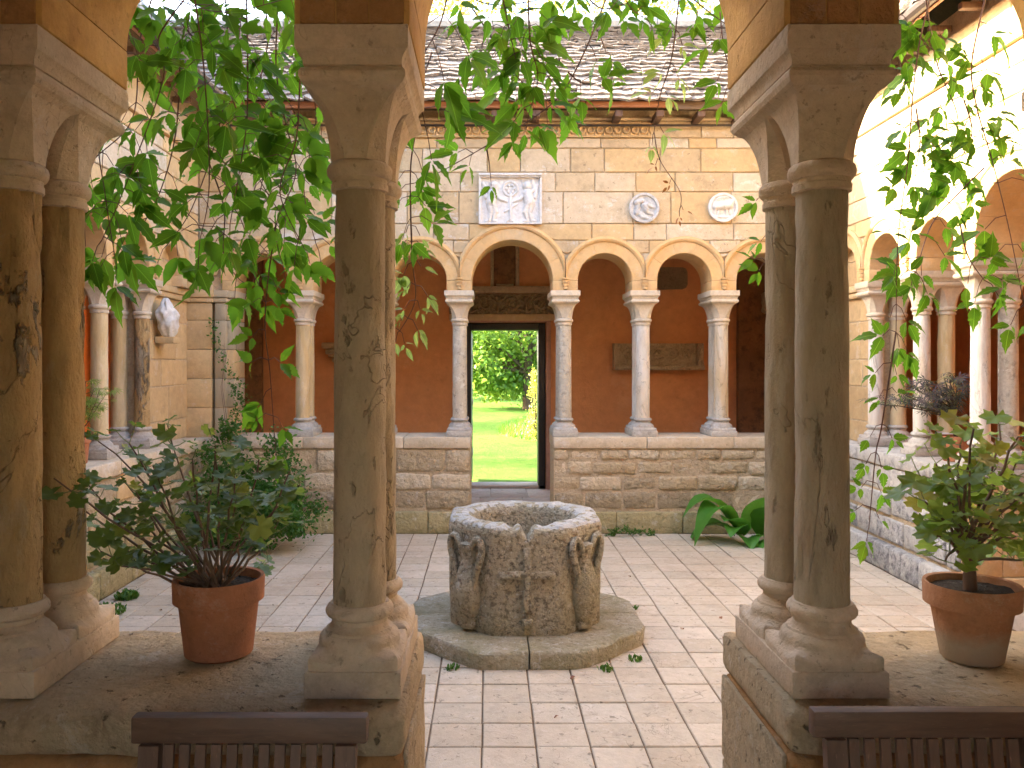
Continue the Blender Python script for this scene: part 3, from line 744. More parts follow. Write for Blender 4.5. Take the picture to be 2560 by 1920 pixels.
# ---------------------------------------------------------------- side ranges
def side_range(kind, label, center):
    o = thing('cloister_range', label, 'building', (0, 0, 0))
    right = kind == 'right'
    X = RX if right else LX
    fr = fr_right(X) if right else fr_left(X)
    piers = [center + k for k in (-1.277, -.512, .512, 1.277, 2.042, 2.78)]
    wall, arches = upper_wall(fr, NY + .01, FY - .012, piers, ZE - .02, o)
    arch_stones(fr, arches, o)
    label_stops(fr, piers[1:-1], o)
    am = ['ashlar_warm', 'ashlar_warm', 'ashlar']
    bs = [ZS, 2.52, 2.72, 2.86, 3.05, 3.28, 3.46, 3.60, 3.92]
    courses(fr, NY + .02, FY - .015, bs, (.3, .7), .004, 'ashlar_block', am, wall, zb=arch_top(arches, RING + HOOD - .012))
    mapped(MB().rbox(NY + .1, FY - .02, 3.60, 3.64, -.02, .035, .01, (12, 1, 1), .002, 5), fr).build('string_course', 'voussoir', wall, 40)
    # blind bay next to the corner and the plain near end
    core = mapped(MB().box(center + 2.042 + .02, FY - .02, ZC + .002, 2.80, -TH + .02, -.10), fr).build('blind_wall', 'mortar', o, 0)
    courses(lambda a, b, c: fr(a, b, c - .10), center + 2.042 + .02, FY - .02, [ZC + .002, 1.11, 1.42, 1.66, 2.0, 2.21], (.3, .55), .004, 'ashlar_block', ['ashlar_warm'], core)
    courses(lambda a, b, c: fr(a, b, c - .10), center + 2.042 + .12, center + 2.78 - .115, [2.33, 2.55, 2.80], (.3, .55), .004, 'ashlar_block', ['ashlar_warm'], core)
    mapped(MB().rbox(center + 2.15, FY - .03, 2.212, 2.262, -.12, -.06, .012), fr).build('impost', 'ashlar_warm', core, 40)
    mapped(MB().rbox(center + 2.15, FY - .03, 2.263, 2.325, -.12, -.045, .01), fr).build('impost', 'ashlar_warm', core, 40)
    mapped(MB().box(NY + .02, center - 1.277 - .1, ZC + .002, ZS, -TH + .02, -.02), fr).build('end_wall', 'ashlar_warm', o, 0)
    # seat wall with a central opening
    SX = (3.15 if right else -2.71); sfr = fr_right(SX) if right else fr_left(SX)
    rows = [.215, .42, .60, ZC - .108]
    m1 = [['greydark', 'greystone', 'greydark'], ['greystone', 'greystone', 'greydark'], ['greystone']] if right else [['mossstone', 'rubble'], ['rubble'], ['rubble', 'ashlar_warm']]
    for a0, a1 in ((2.25, center - .395), (center + .395, FY - .04)):
        d = .56
        sw = mapped(MB().box(a0 + .012, a1, -.02, ZC - .106, -d + .02, -.012), sfr).build('seat_wall', 'mortar', o, 0)
        rubble(sfr, a0, a1, rows, (.26, .50), .004, 'wall_stone', m1, sw, .014, .006)
        a = a0
        while a < a1 - .05:
            e = min(a + U(.3, .55), a1)
            if a1 - e < .2: e = a1
            mapped(MB().rbox(a + .003, e - .003, 0, .205, -.06, .065, .02, (3, 1, 2), .006, 7, a * 3), sfr).build('plinth_stone', random.choice(['greystone', 'greydark']) if right else 'mossstone', sw, 50)
            a = e
        a = a0
        cp = grp('coping', o)
        while a < a1 - .05:
            e = min(a + U(.7, 1.0), a1)
            if a1 - e < .4: e = a1
            mapped(MB().rbox(a + .002, e - .002, ZC - .105, ZC, -d, .022, .014, (6, 1, 3), .004, 6, a), sfr).build('coping_slab', 'greystone' if right else 'coping', cp, 40)
            a = e
        # dressed end face at the opening
        ea = a1 if a0 < 3 else a0
        sg = 1 if a0 < 3 else -1
        for z0, z1 in ((0, .2), (.2, .44), (.44, .62), (.62, ZC - .107)):
            lo, hi = sorted((ea - sg * .02, ea + sg * (.012 if z0 else .05)))
            for c0, c1 in ((-d + .005, -.27), (-.268, -.004)):
                mapped(MB().rbox(lo, hi, z0 + .002, z1 - .002, c0, c1, .005, (1, 1, 1)), sfr).build('jamb_stone', 'ashlar_warm', sw, 40)
    # outer gallery wall, ceiling, roof
    if right: MB().box(5.3, 5.62, -.35, BY - .002, -.2, 3.4).build('back_wall', 'plaster', o, 0)
    else: MB().box(-5.17, -4.85, -.35, BY - .002, -.2, 3.4).build('back_wall', 'plaster', o, 0)
    x0, x1 = ((2.95, 2.98) if right else (-2.54, -2.51))
    MB().rbox(x0, x1, 2.6, 7.69, 4.0, 4.075, .004).build('fascia_board', 'wood_fascia', o, 30)
    xg = 2.90 if right else -2.46
    MB().tube([(xg, 2.6, 4.03), (xg, 7.66, 4.03)], .045, 10).build('gutter', 'gutter', o)
    for k in range(13):
        y = 2.75 + k * .385
        xa, xb = (2.982, 3.235) if right else (-2.795, -2.542)
        MB().rbox(xa + (.1 if right else 0), xb - (0 if right else .1), y - .025, y + .025, 3.94, 3.985, .005).build('rafter_foot', 'wood_dark', o, 30)
    ceiling(kind, o); roof(kind, o)
    return o, fr
RC, LC = 5.15, 4.93
rr_, rfr = side_range('right', 'sunlit sandstone arcade range over a grey lichen-covered seat wall', RC)
ll_, lfr = side_range('left', 'warm shaded sandstone arcade range behind the mossy seat wall with bust bracket', LC)

# ---------------------------------------------------------------- near range
near = thing('cloister_range', 'shadowed near arcade range framing the court, with worn orange seat wall', 'building', (0, 0, 0))
nfr = fr_near(NY)
NP = [CX + k for k in (-2.042, -1.281, -.512, .512, 1.277, 2.042)]
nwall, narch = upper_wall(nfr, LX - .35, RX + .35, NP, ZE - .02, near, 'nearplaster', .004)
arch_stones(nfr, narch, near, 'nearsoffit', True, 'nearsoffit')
# pier faces on the gallery side: dressed blocks over each capital
for a in NP[1:-1]:
    for (p, q) in ((-.108, -.035), (-.032, .034), (.037, .108)):
        MB().rbox(a + p, a + q, NY - TH - .012, NY - TH + .002, ZS + .003, ZS + .34, .003).build('pier_block', 'nearplaster', nwall, 30)
def near_seat(x0, x1, end):
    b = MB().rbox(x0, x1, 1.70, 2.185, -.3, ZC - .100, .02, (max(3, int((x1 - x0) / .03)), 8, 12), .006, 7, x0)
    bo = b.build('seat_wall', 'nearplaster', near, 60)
    c = MB().rbox(x0, x1 + (.004 if end > 0 else 0), 1.685, 2.205, ZC - .099, ZC, .018, (max(3, int((x1 - x0) / .02)), 22, 5), .0045, 11, x0 * 2 + 5)
    # worn front edge
    for i, (x, y, z) in enumerate(c.v):
        k = max(0, 1 - (y - 1.68) / .07)
        if k > 0:
            n = noise.fractal(Vector((x * 9, 3., z * 9)), 1., 2., 4)
            c.v[i] = (x, y + k * .018 * (n + .4), z - k * max(0, z - ZC + .03) * (.35 + .5 * n))
        z = c.v[i][2]
        if abs(z - ZC) < .012:
            if .06 < y - 1.685 and y < 2.17: c.v[i] = (c.v[i][0], c.v[i][1], ZC - .0005 - abs(z - ZC) * .25)
    c.build('coping_slab', 'nearstone', near, 60)
near_seat(-3.1, -.175, 1); near_seat(.615, 3.6, -1)
# cut stones of the two jambs of the opening
for (xa, xb, zz) in ((-.178, -.166, ((0, .28), (.28, .52), (.52, ZC - .1))), (.606, .618, ((0, .34), (.34, .6), (.6, ZC - .1)))):
    for z0, z1 in zz:
        MB().rbox(xa, xb, 1.72, 2.17, z0 + .004, z1 - .004, .006, (1, 6, 4), .004, 14, z0).build('jamb_stone', 'nearstone', near, 50)
MB().box(-4.85, -.40, -.69, -.35, -.2, 3.4).box(.40, 5.3, -.69, -.35, -.2, 3.4).box(-.40, .40, -.69, -.35, 2.05, 3.4).build('back_wall', 'ashlar_warm', near, 0)  # unseen wall; doorway gap opened and pale stone chosen to light the near gallery
ceiling('near', near); roof('near', near)

# ---------------------------------------------------------------- columns
nearc = 1.945
twin_column('chipped ochre twin column on near wall, left of the terracotta geranium pot', CX - 1.281, nearc, 0, ['shaft_ochre', 'shaft_ochre'], 'nearcap', 'nearcap', amp=.016, detail=60)
twin_column('dark veined twin column on near wall between sprawling geranium pot and court opening', CX - .512, nearc, 0, ['shaft_veined', 'shaft_veined'], 'nearcap', 'nearcap', amp=.006, detail=50)
twin_column('greyish brown twin column on near wall between court opening and upright geranium pot', CX + .512, nearc, 0, ['shaft_grey', 'shaft_grey'], 'nearcap', 'nearcap', amp=.006, detail=50)
twin_column('near wall twin column past the upright geranium pot', CX + 1.277, nearc, 0, ['shaft_grey', 'shaft_grey'], 'nearcap', 'nearcap')
fc = FY + .235 - .035
G1 = 'twin columns of the far arcade'
for k, lab, m, bm in ((-2.042, 'yellow-streaked twin column on far wall next to the leafy corner climber', 'shaft_yellow', 'basegrey'),
                  (-1.277, 'far wall twin column between the corbel bracket and the doorway columns', 'shaft_pale', 'basegrey'),
                  (-.512, 'grey lichened twin column at the garden doorway, on the corner climber side', 'shaft_lichen', 'basegrey'),
                  (.512, 'grey lichened twin column at the garden doorway, on the carved trough side', 'shaft_lichen', 'basegrey'),
                  (1.277, 'white marble twin column standing before the middle of the carved trough panel', 'shaft_white', 'basegrey'),
                  (2.042, 'brown-veined pale twin column just past the end of the carved trough panel', 'shaft_pale', 'basegrey')):
    twin_column(lab, CX + k, fc, 0, [m, m], 'abacus', bm, 1.2, .105, G1)
G2 = 'twin columns of the sunlit arcade'
for k, lab, m in ((2.042, 'white twin column of sunlit arcade next to the blank corner wall', ['shaft_yellow', 'shaft_white']),
                  (1.277, 'split-surfaced twin column of sunlit arcade beside the potted dark maple', ['shaft_yellow', 'shaft_white']),
                  (.512, 'thick lichened twin column of sunlit arcade beside its seat wall opening', ['shaft_lichen', 'shaft_white']),
                  (-.512, 'twin column of sunlit arcade across its opening from the maple pot', ['shaft_white', 'shaft_white'])):
    twin_column(lab, RX + .2, RC + k, R(90), m, 'abacus', 'basegrey', 1.08, .095, G2)
G3 = 'twin columns of the shaded arcade'
for k, lab, m in ((2.042, 'ochre twin column of shaded arcade beside the broken bust', ['shaft_yellow', 'shaft_ochre']),
                  (1.277, 'streaked twin column of shaded arcade behind the light-green potted acer', ['shaft_pale', 'shaft_yellow']),
                  (.512, 'twin column of shaded arcade at its seat wall opening', ['shaft_pale', 'shaft_yellow']),
                  (-.512, 'twin column of shaded arcade across its opening from the potted acer', ['shaft_pale', 'shaft_yellow'])):
    twin_column(lab, LX - .2, LC + k, R(-90), m, 'abacus', 'basegrey', 1.08, .095, G3)

# ---------------------------------------------------------------- reliefs
def cap_h(x, z, x0, z0, x1, z1, r0, r1=None):
    r1 = r0 if r1 is None else r1
    dx, dz = x1 - x0, z1 - z0; L = dx * dx + dz * dz
    t = 0 if L < 1e-9 else max(0, min(1, ((x - x0) * dx + (z - z0) * dz) / L))
    r = r0 + (r1 - r0) * t; d2 = (x - x0 - dx * t) ** 2 + (z - z0 - dz * t) ** 2
    return math.sqrt(max(0, r * r - d2))
def ring_h(x, z, cx, cz, R_, r):
    d = math.hypot(x - cx, z - cz) - R_
    return math.sqrt(max(0, r * r - d * d))
def relief(name, W, Hh, nx, nz, hf, thick, mat, parent, loc, gain=1.35):
    mb = MB(); V = []; F = []
    for j in range(nz + 1):
        for i in range(nx + 1):
            x = -W / 2 + W * i / nx; z = -Hh / 2 + Hh * j / nz
            V.append((x, -thick - gain * hf(x, z), z))
    for j in range(nz):
        for i in range(nx):
            a = j * (nx + 1) + i; F.append((a, a + 1, a + nx + 2, a + nx + 1))
    mb.add(V, F)
    edge = [i for i in range(nx + 1)] + [(j + 1) * (nx + 1) - 1 for j in range(1, nz + 1)] + [nz * (nx + 1) + i for i in range(nx - 1, -1, -1)] + [j * (nx + 1) for j in range(nz - 1, 0, -1)]
    k = len(mb.v)
    for e in edge: mb.v.append((mb.v[e][0], 0, mb.v[e][2]))
    n = len(edge)
    for i in range(n): mb.f.append((edge[i], k + i, k + (i + 1) % n, edge[(i + 1) % n]))
    return mb.build(name, mat, parent, 70, loc)
def disc_relief(name, rad, hf, thick, mat, loc):
    mb = MB(); nr, ns = 26, 64; V = []; F = []
    V.append((0, -thick - hf(0, 0), 0))
    for i in range(1, nr + 1):
        for j in range(ns):
            a = 2 * math.pi * j / ns; r = rad * i / nr * (1 + .012 * noise.noise(Vector((math.cos(a) * 2, math.sin(a) * 2, rad * 50))))
            x, z = r * math.cos(a), r * math.sin(a); V.append((x, -thick - 1.5 * hf(x, z), z))
    for j in range(ns):
        V.append((V[1 + (nr - 1) * ns + j][0], 0, V[1 + (nr - 1) * ns + j][2]))
    for j in range(ns): F.append((0, 1 + j, 1 + (j + 1) % ns))
    for i in range(nr):
        for j in range(ns):
            a = 1 + i * ns + j; b = 1 + i * ns + (j + 1) % ns; F.append((a, a + ns, b + ns, b))
    return mb.add(V, F).build(name, mat, None, 70, loc)
def putti(x, z):
    h = 0
    for sg in (-1, 1):
        X = x * sg
        # figure drawn on the positive side
        parts = [(.158, .125, .158, .128, .043), (.155, .085, .158, .06, .030), (.165, .055, .185, -.03, .047, .05), (.195, -.045, .185, -.125, .038, .027), (.185, -.125, .205, -.2, .025, .016), (.205, -.205, .23, -.21, .014),
                 (.17, -.05, .145, -.12, .036, .027), (.145, -.12, .165, -.2, .024, .016), (.165, -.205, .135, -.212, .014),
                 (.15, .055, .095, .0, .020, .017), (.095, .0, .035, -.02, .017, .013),
                 (.19, .06, .235, .10, .018), (.235, .10, .215, .17, .016) if sg > 0 else (.235, .10, .265, .15, .016), (.235, .02, .262, .13, .022, .012)]
        for p in parts: h = max(h, cap_h(X, z, *p) * .8)
    h = max(h, cap_h(x, z, 0, -.2, 0, .05, .014) , cap_h(x, z, 0, .03, .03, .09, .008), cap_h(x, z, 0, .03, -.03, .09, .008), cap_h(x, z, -.05, -.12, .06, -.05, .009))
    h = max(h, ring_h(x, z, 0, .10, .068, .011))
    for a in range(6): h = max(h, cap_h(x, z, .036 * math.cos(a * 1.05), .10 + .036 * math.sin(a * 1.05), .036 * math.cos(a * 1.05), .1001 + .036 * math.sin(a * 1.05), .014))
    for a in (-.03, 0, .03): h = max(h, cap_h(x, z, 0, -.19, a, -.215, .009))
    if abs(x) > .284 or z < -.226: h = max(h, .022)
    if z > .205: h = max(h, .03 + (.012 if z > .222 else 0))
    return h + .002 * noise.noise(Vector((x * 40, z * 40, 0)))
tag(relief('putti_relief', .606, .483, 130, 104, putti, .012, 'marble', None, (.207, FY - .004, 3.207)), 'white marble relief panel of two putti holding a small tree', 'relief')
def animal(seed, lump):
    def f(x, z):
        h = 0
        for p in lump: h = max(h, cap_h(x, z, *p) * .75)
        d = math.hypot(x, z)
        if d > .118: h = max(h, .012)
        return h + .006 * max(0, noise.fractal(Vector((x * 16, z * 16, seed)), 1, 2, 4))
    return f
tag(disc_relief('carved_roundel', .144, animal(3, [(-.07, .05, -.02, .07, .03, .02), (-.06, .03, -.075, -.05, .022), (-.03, -.05, .02, -.10, .015), (.03, .03, .10, .0, .02, .01), (-.07, -.02, -.02, -.09, .018), (.04, -.04, .09, -.07, .022, .012), (0, .02, .02, -.02, .03)]), .025, 'marble_grey', (1.493, FY - .004, 3.12)), 'worn grey carved stone roundel nearer to the putti panel', 'relief')
tag(disc_relief('carved_roundel', .141, animal(9, [(-.07, .01, .05, .02, .035, .04), (.06, .03, .095, .06, .03, .02), (-.07, 0, -.085, -.07, .014, .01), (-.04, -.01, -.05, -.085, .014, .01), (.03, 0, .03, -.075, .014, .01), (.06, 0, .07, -.07, .014, .01), (-.09, .04, -.04, .095, .010), (-.04, .095, .05, .10, .012), (-.08, -.09, .08, -.095, .012)]), .025, 'marble', (2.252, FY - .004, 3.125)), 'white carved roundel with a four-legged beast in relief', 'relief')
def rosettes(x, z):
    p = .085; xx = (x + 50 * p) % p - p / 2
    h = ring_h(xx, z, 0, 0, .029, .010) * 2.2
    h = max(h, ring_h(xx, z, 0, 0, .012, .006))
    h = max(h, cap_h(abs(xx), abs(z), p / 2, .028, p / 2, .044, .010))
    if abs(z) > .055: h = max(h, .014)
    return h + .003 * noise.noise(Vector((x * 50, z * 50, 1)))
tag(relief('carved_frieze', 2.26, .135, 520, 34, rosettes, .01, 'ashlar_warm', None, (.43, FY - .006, zf(327))), 'carved sandstone frieze of linked rosette rings below the eaves', 'frieze')
def scroll(x, z):
    h = 0
    for k in range(-2, 3):
        cx = k * .34
        X = x - cx
        for t in range(0, 26):
            a = t * .36; r = .012 + .0031 * t
            h = max(h, cap_h(X, z, r * math.cos(a) + .085, r * math.sin(a), r * math.cos(a + .36) + .085, (r + .003) * math.sin(a + .36), .010)) if abs(X - .085) < .12 else h
        h = max(h, cap_h(X, z, -.085, -.10, -.085, .03, .022, .016), cap_h(X, z, -.085, .06, -.085, .065, .030), cap_h(X, z, -.085, .0, -.03, .06, .014), cap_h(X, z, -.085, .0, -.15, .05, .014), cap_h(X, z, -.1, -.1, -.16, -.06, .018), cap_h(X, z, -.06, -.1, 0, -.07, .018))
    h += .010 * abs(noise.fractal(Vector((x * 18, z * 18, 4)), 1, 2, 3))
    return h
door_frieze = relief('carved_lintel', 1.36, .245, 220, 44, scroll, .03, 'carved_dark', None, (.20, BY - .003, 2.352), 2.8)
tag(door_frieze, 'dark carved lintel of scrolling leaves and heads over the garden doorway', 'lintel')
MB().rbox(-.48, .88, -.085, .0, .128, .213, .008, (4, 1, 2)).build('cornice', 'carved_tan', door_frieze, 40)
MB().rbox(-.48, .88, -.055, .0, -.205, -.128, .006).build('lintel_stone', 'ashlar_warm', door_frieze, 40)
for c in list(door_frieze.children): c.location = (-.20, 0, 0)
dp = thing('door_aedicule', 'tan stone pilasters and dark panel above the doorway cornice', 'wall panel', (0, BY, 2.57))
MB().rbox(.02, .06, -.05, -.002, 0, .6, .004).build('pilaster', 'carved_tan', dp, 30)
MB().rbox(.325, .37, -.05, -.002, 0, .6, .004).build('pilaster', 'carved_tan', dp, 30)
MB().rbox(.062, .323, -.02, -.002, 0, .6, .004).build('panel', 'plaster_mottled', dp, 30)
MB().rbox(.09, .30, -.05, -.022, 0, .025, .004).build('ledge', 'carved_tan', dp, 30)
def trough(x, z):
    h = 0
    for k in range(5):
        cx = -.36 + k * .18
        for t in range(0, 16):
            a = t * .5 + k * 2; r = .008 + .0042 * t
            if abs(x - cx) < .1: h = max(h, cap_h(x, z - .03, cx + r * math.cos(a), r * math.sin(a), cx + (r + .004) * math.cos(a + .5), (r + .004) * math.sin(a + .5), .010))
    if abs(x) > .47: h = max(h, .03)
    if z < -.105: h = .05 - .1 * abs(z + .13)
    return h + .008 * abs(noise.fractal(Vector((x * 20, z * 20, 7)), 1, 2, 3))
tag(relief('carved_trough_panel', 1.082, .322, 200, 64, trough, .05, 'carved_tan', None, (2.05, BY - .003, 1.708), 2.6), 'long tan carved stone trough front fixed on the terracotta wall', 'relief')
tag(MB().rbox(2.03, 2.42, BY - .03, BY - .003, 2.53, 2.80, .06, (4, 1, 4), .004, 9).build('wall_tablet', 'carved_dark', None, 50), 'dark olive rounded stone tablet high on the terracotta wall', 'tablet')
cb = MB()
for z0, z1, wd, d in ((1.58, 1.64, .06, .06), (1.64, 1.70, .10, .10), (1.705, 1.73, .14, .14), (1.735, 1.80, .17, .16), (1.805, 1.88, .21, .19)):
    cb.rbox(-1.80 - wd, -1.80 + wd, BY - d, BY - .003, z0, z1, .02, (2, 2, 1))
tag(cb.build('wall_corbel', 'carved_tan', None, 50), 'moulded tan stone corbel bracket on the terracotta wall', 'corbel')
fm = MB().rbox(3.29, 3.42, BY - .2, BY - .103, 2.23, 2.48, .025, (3, 2, 4), .02, 14)
tag(fm.build('carved_fragment', 'carved_tan', None, 60), 'small weathered carved fragment on the mottled wall pier', 'fragment')
# bust fragment on its bracket, left wall
bx, by, bz = LX + .012 - .10, 7.25, 1.80
bf = thing('bust_fragment', 'broken white marble drapery fragment on a small block bracket', 'sculpture', (bx, by, bz))
mb = MB(); rings = []
for i in range(29):
    t = i / 28; ring = []
    for j in range(40):
        a = 2 * math.pi * j / 40
        r = math.sin(math.pi * min(1, .08 + t * .88)) ** .7 * (1.05 - .25 * t)
        fold = .20 * abs(math.sin(a * 3.5 + t * 6)) ** .5 - .1 + .28 * noise.fractal(Vector((math.cos(a) * 1.9, math.sin(a) * 1.9, t * 4)), 1, 2, 5)
        r *= (1 + fold)
        ring.append((.085 * r * math.cos(a) + .10, .11 * r * math.sin(a) - .07 * t, .05 + .34 * t))
    rings.append(ring)
mb.rings(rings).build('drapery', 'marble', bf, 70)
MB().rbox(.006, .17, -.075, .075, -.0, .055, .004).build('bracket', 'ashlar_warm', bf, 30)

# ---------------------------------------------------------------- doorway
dr = thing('garden_doorway', 'open black timber garden doorway with pinkish casing in the terracotta wall', 'doorway', (.195, BY, .088))
def dbox(x0, x1, y0, y1, z0, z1, name, mt, r=.004): MB().rbox(x0 - .195, x1 - .195, y0 - BY, y1 - BY, z0 - .088, z1 - .088, r).build(name, mt, dr, 30)
dbox(-.30, -.215, BY + .004, BY + .30, .09, 2.12, 'jamb', 'door_black'); dbox(.606, .69, BY + .004, BY + .30, .09, 2.12, 'jamb', 'door_black')
dbox(-.214, .605, BY + .004, BY + .30, 2.035, 2.12, 'head', 'door_black')
dbox(.695, .755, BY - .04, BY - .002, .09, 2.2, 'casing', 'door_pink'); dbox(-.36, -.302, BY - .04, BY - .002, .09, 2.2, 'casing', 'door_pink')
dbox(-.30, .694, BY - .045, BY - .002, 2.125, 2.2, 'casing', 'door_pink')
dbox(-.30, .69, BY + .004, BY + .33, .089, .135, 'threshold', 'flag')
dl = MB().rbox(-.45, -.41, .31, 1.0, .04, 1.93, .005).build('door_leaf', 'door_black', dr, 30)
for z in (.35, 1.0, 1.6): MB().rbox(-.409, -.401, .36, .95, z, z + .06, .002).build('iron_strap', 'wood_grey', dl, 30)

# ---------------------------------------------------------------- well
WX, WY = .215, 5.10
st = thing('well_step', 'low octagonal mossy stone step of four slabs under the wellhead', 'step', (WX, WY, 0))
def octpt(r, k): a = R(22.5 + 45 * k); return Vector((math.cos(a) * r, math.sin(a) * r, 0))
for q in range(4):
    g = .004
    sx, sy = ((1, 1), (-1, 1), (-1, -1), (1, -1))[q]
    pts = []
    ap = .70
    outer = [(ap, 0), (ap, ap * .4142), (ap * .4142, ap), (0, ap)]
    poly = [(0.02, 0.02)] + outer
    V = []; rings = []
    # polar grid slab with eroded edge
    nr, na = 10, 14
    top = []
    def rad(a): 
        c = abs(math.cos(a)); s_ = abs(math.sin(a)); return min(ap / max(c, 1e-6), ap / max(s_, 1e-6), ap * 1.4142 * 1.0 / max(c + s_, 1e-6))
    grid = []
    for i in range(nr + 3):
        row = []
        for j in range(na + 1):
            a = math.pi / 2 * j / na; rr = rad(a)
            if i <= nr: r = .22 + (rr - .22 - .012) * i / nr; z = .095
            elif i == nr + 1: r = rr; z = .083
            else: r = rr - .004; z = 0
            er = .012 * noise.fractal(Vector((sx * math.cos(a) * 3, sy * math.sin(a) * 3, i * .3)), 1, 2, 3) * (1 if i >= nr else .15)
            x, y = (r + er) * math.cos(a), (r + er) * math.sin(a)
            x, y = max(x, g), max(y, g)
            zz = z + (.004 * noise.noise(Vector((sx * x * 9, sy * y * 9, 2))) if z > .05 else 0)
            row.append((sx * x, sy * y, zz))
        grid.append(row)
    mb = MB().rings(grid, False, False, closed=False)
    for j in (0, na):
        loop = [grid[i][j] for i in range(nr + 3)]
        k = len(mb.v); mb.v += loop + [(p[0], p[1], 0) for p in loop]; n = len(loop)
        for i in range(n - 1): mb.f.append((k + i, k + i + 1, k + n + i + 1, k + n + i))
    mb.build('slab', 'well_step', st, 50)
wl_ = thing('wellhead', 'lichen-spotted octagonal carved stone wellhead with cross and amphorae', 'wellhead', (WX, WY, .093))
HW, FL = .452, .205
def wrad(a):
    c, s_ = abs(math.cos(a)), abs(math.sin(a)); p = 44.
    d = (HW + FL) / 1.4142
    return (((c / HW) ** p + (s_ / HW) ** p + ((c + s_) / 1.4142 / d) ** p)) ** (-1 / p)
mb = MB(); rings = []; ns = 128
prof = [(0.0, .97), (.03, .985), (.10, .985), (.2, .985), (.3, .99), (.40, .995), (.48, 1.0), (.54, 1.005), (.58, 1.005), (.605, .985), (.617, .95)]
fine = []
for i in range(len(prof) - 1):
    for t in range(3): fine.append((prof[i][0] + (prof[i + 1][0] - prof[i][0]) * t / 3, prof[i][1] + (prof[i + 1][1] - prof[i][1]) * t / 3))
fine.append(prof[-1])
def notch(x, y):
    if y > 0: return 0
    n = .075 * math.exp(-(x / .024) ** 2) + .03 * math.exp(-((x + .085) / .03) ** 2) + .022 * math.exp(-((x - .11) / .05) ** 2)
    return n * min(1, max(0, (-y - .24) / .08))
def wv(x, y, z, k=1):
    v = noise.fractal(Vector((x * 6, y * 6, z * 6)), 1, 2, 5)
    return v * .005 * k + .004 * noise.noise(Vector((x * 2.2, y * 2.2, z * 3)))
for z, f in fine:
    ring = []
    for j in range(ns):
        a = 2 * math.pi * j / ns; r = wrad(a) * f
        x, y = r * math.cos(a), r * math.sin(a); d = wv(x, y, z); x += math.cos(a) * d; y += math.sin(a) * d
        zz = z - (notch(x, y) * max(0, (z - .45) / .167)) + (.012 * noise.fractal(Vector((x * 5, y * 5, 8)), 1, 2, 4) if z > .55 else 0) - (.01 * noise.noise(Vector((x * 5, y * 5, 1))) + .01 if z < .02 else 0)
        ring.append((x, y, max(zz, .0)))
    rings.append(ring)
for r_, z in ((.42, .62), (.38, .622), (.34, .617), (.315, .60), (.302, .56), (.298, .4), (.295, .2), (.29, .02)):
    ring = []
    for j in range(ns):
        a = 2 * math.pi * j / ns
        rr = r_ if r_ < .36 else min(r_, wrad(a) * .92)
        rr *= 1 + .02 * noise.noise(Vector((math.cos(a) * 2, math.sin(a) * 2, z * 3)))
        x, y = rr * math.cos(a), rr * math.sin(a)
        ring.append((x, y, z - notch(x, y) * (1 if z > .5 else 0) + (.010 * noise.fractal(Vector((x * 6, y * 6, 8)), 1, 2, 4) if z > .55 else 0)))
    rings.append(ring)
wb = mb.rings(rings, False, True).build('body', 'well', wl_, 60)
wb.data.materials.append(MT['well_rim'])
for p_ in wb.data.polygons:
    if p_.center.z > .600 and noise.noise(p_.center * 24) > -.22: p_.material_index = 1
cr = MB()
yf = -HW * .985
cr.rbox(-.022, .022, yf - .024, yf + .03, .14, .50, .008, (2, 1, 10), .006, 18, 1); cr.rbox(-.155, .155, yf - .024, yf + .03, .325, .368, .008, (10, 1, 2), .007, 18, 2)
cr.rbox(-.03, .03, yf - .028, yf + .03, .06, .105, .01, (3, 1, 3), .006, 18, 3); cr.rbox(-.008, .014, yf - .014, yf + .03, .10, .14, .004)
cr.build('cross', 'well', wl_, 60)
for q, ang in enumerate((-135, -45, 45, 135)):
    a = R(ang); rd = wrad(a) * .985 + .002
    am = MB().lathe([(.0, .05), (.02, .058), (.04, .045), (.07, .062), (.13, .084), (.2, .093), (.27, .086), (.34, .062), (.385, .047), (.41, .045), (.44, .052), (.465, .060), (.48, .058), (.485, .03)], 0, 0, 28, True, True, .95, 1.)
    ao = am.build('amphora', 'well', wl_, 60); ao.location = (math.cos(a) * rd, math.sin(a) * rd, .02); ao.rotation_euler = (0, 0, a)
    for sg in (-1, 1):
        pth = []
        for i in range(15):
            t = i / 14
            ya, za = ((.045, .455), (.058, .49), (.078, .515), (.102, .52), (.122, .503), (.130, .475), (.128, .44), (.118, .405), (.105, .375), (.092, .345), (.082, .315), (.075, .29), (.07, .27), (.068, .25), (.066, .23))[i]
            pth.append((.03, sg * ya, za))
        h = MB().tube(pth, [.016 + .004 * math.sin(math.pi * i / 14) for i in range(15)], 8).build('handle', 'well', ao, 60)

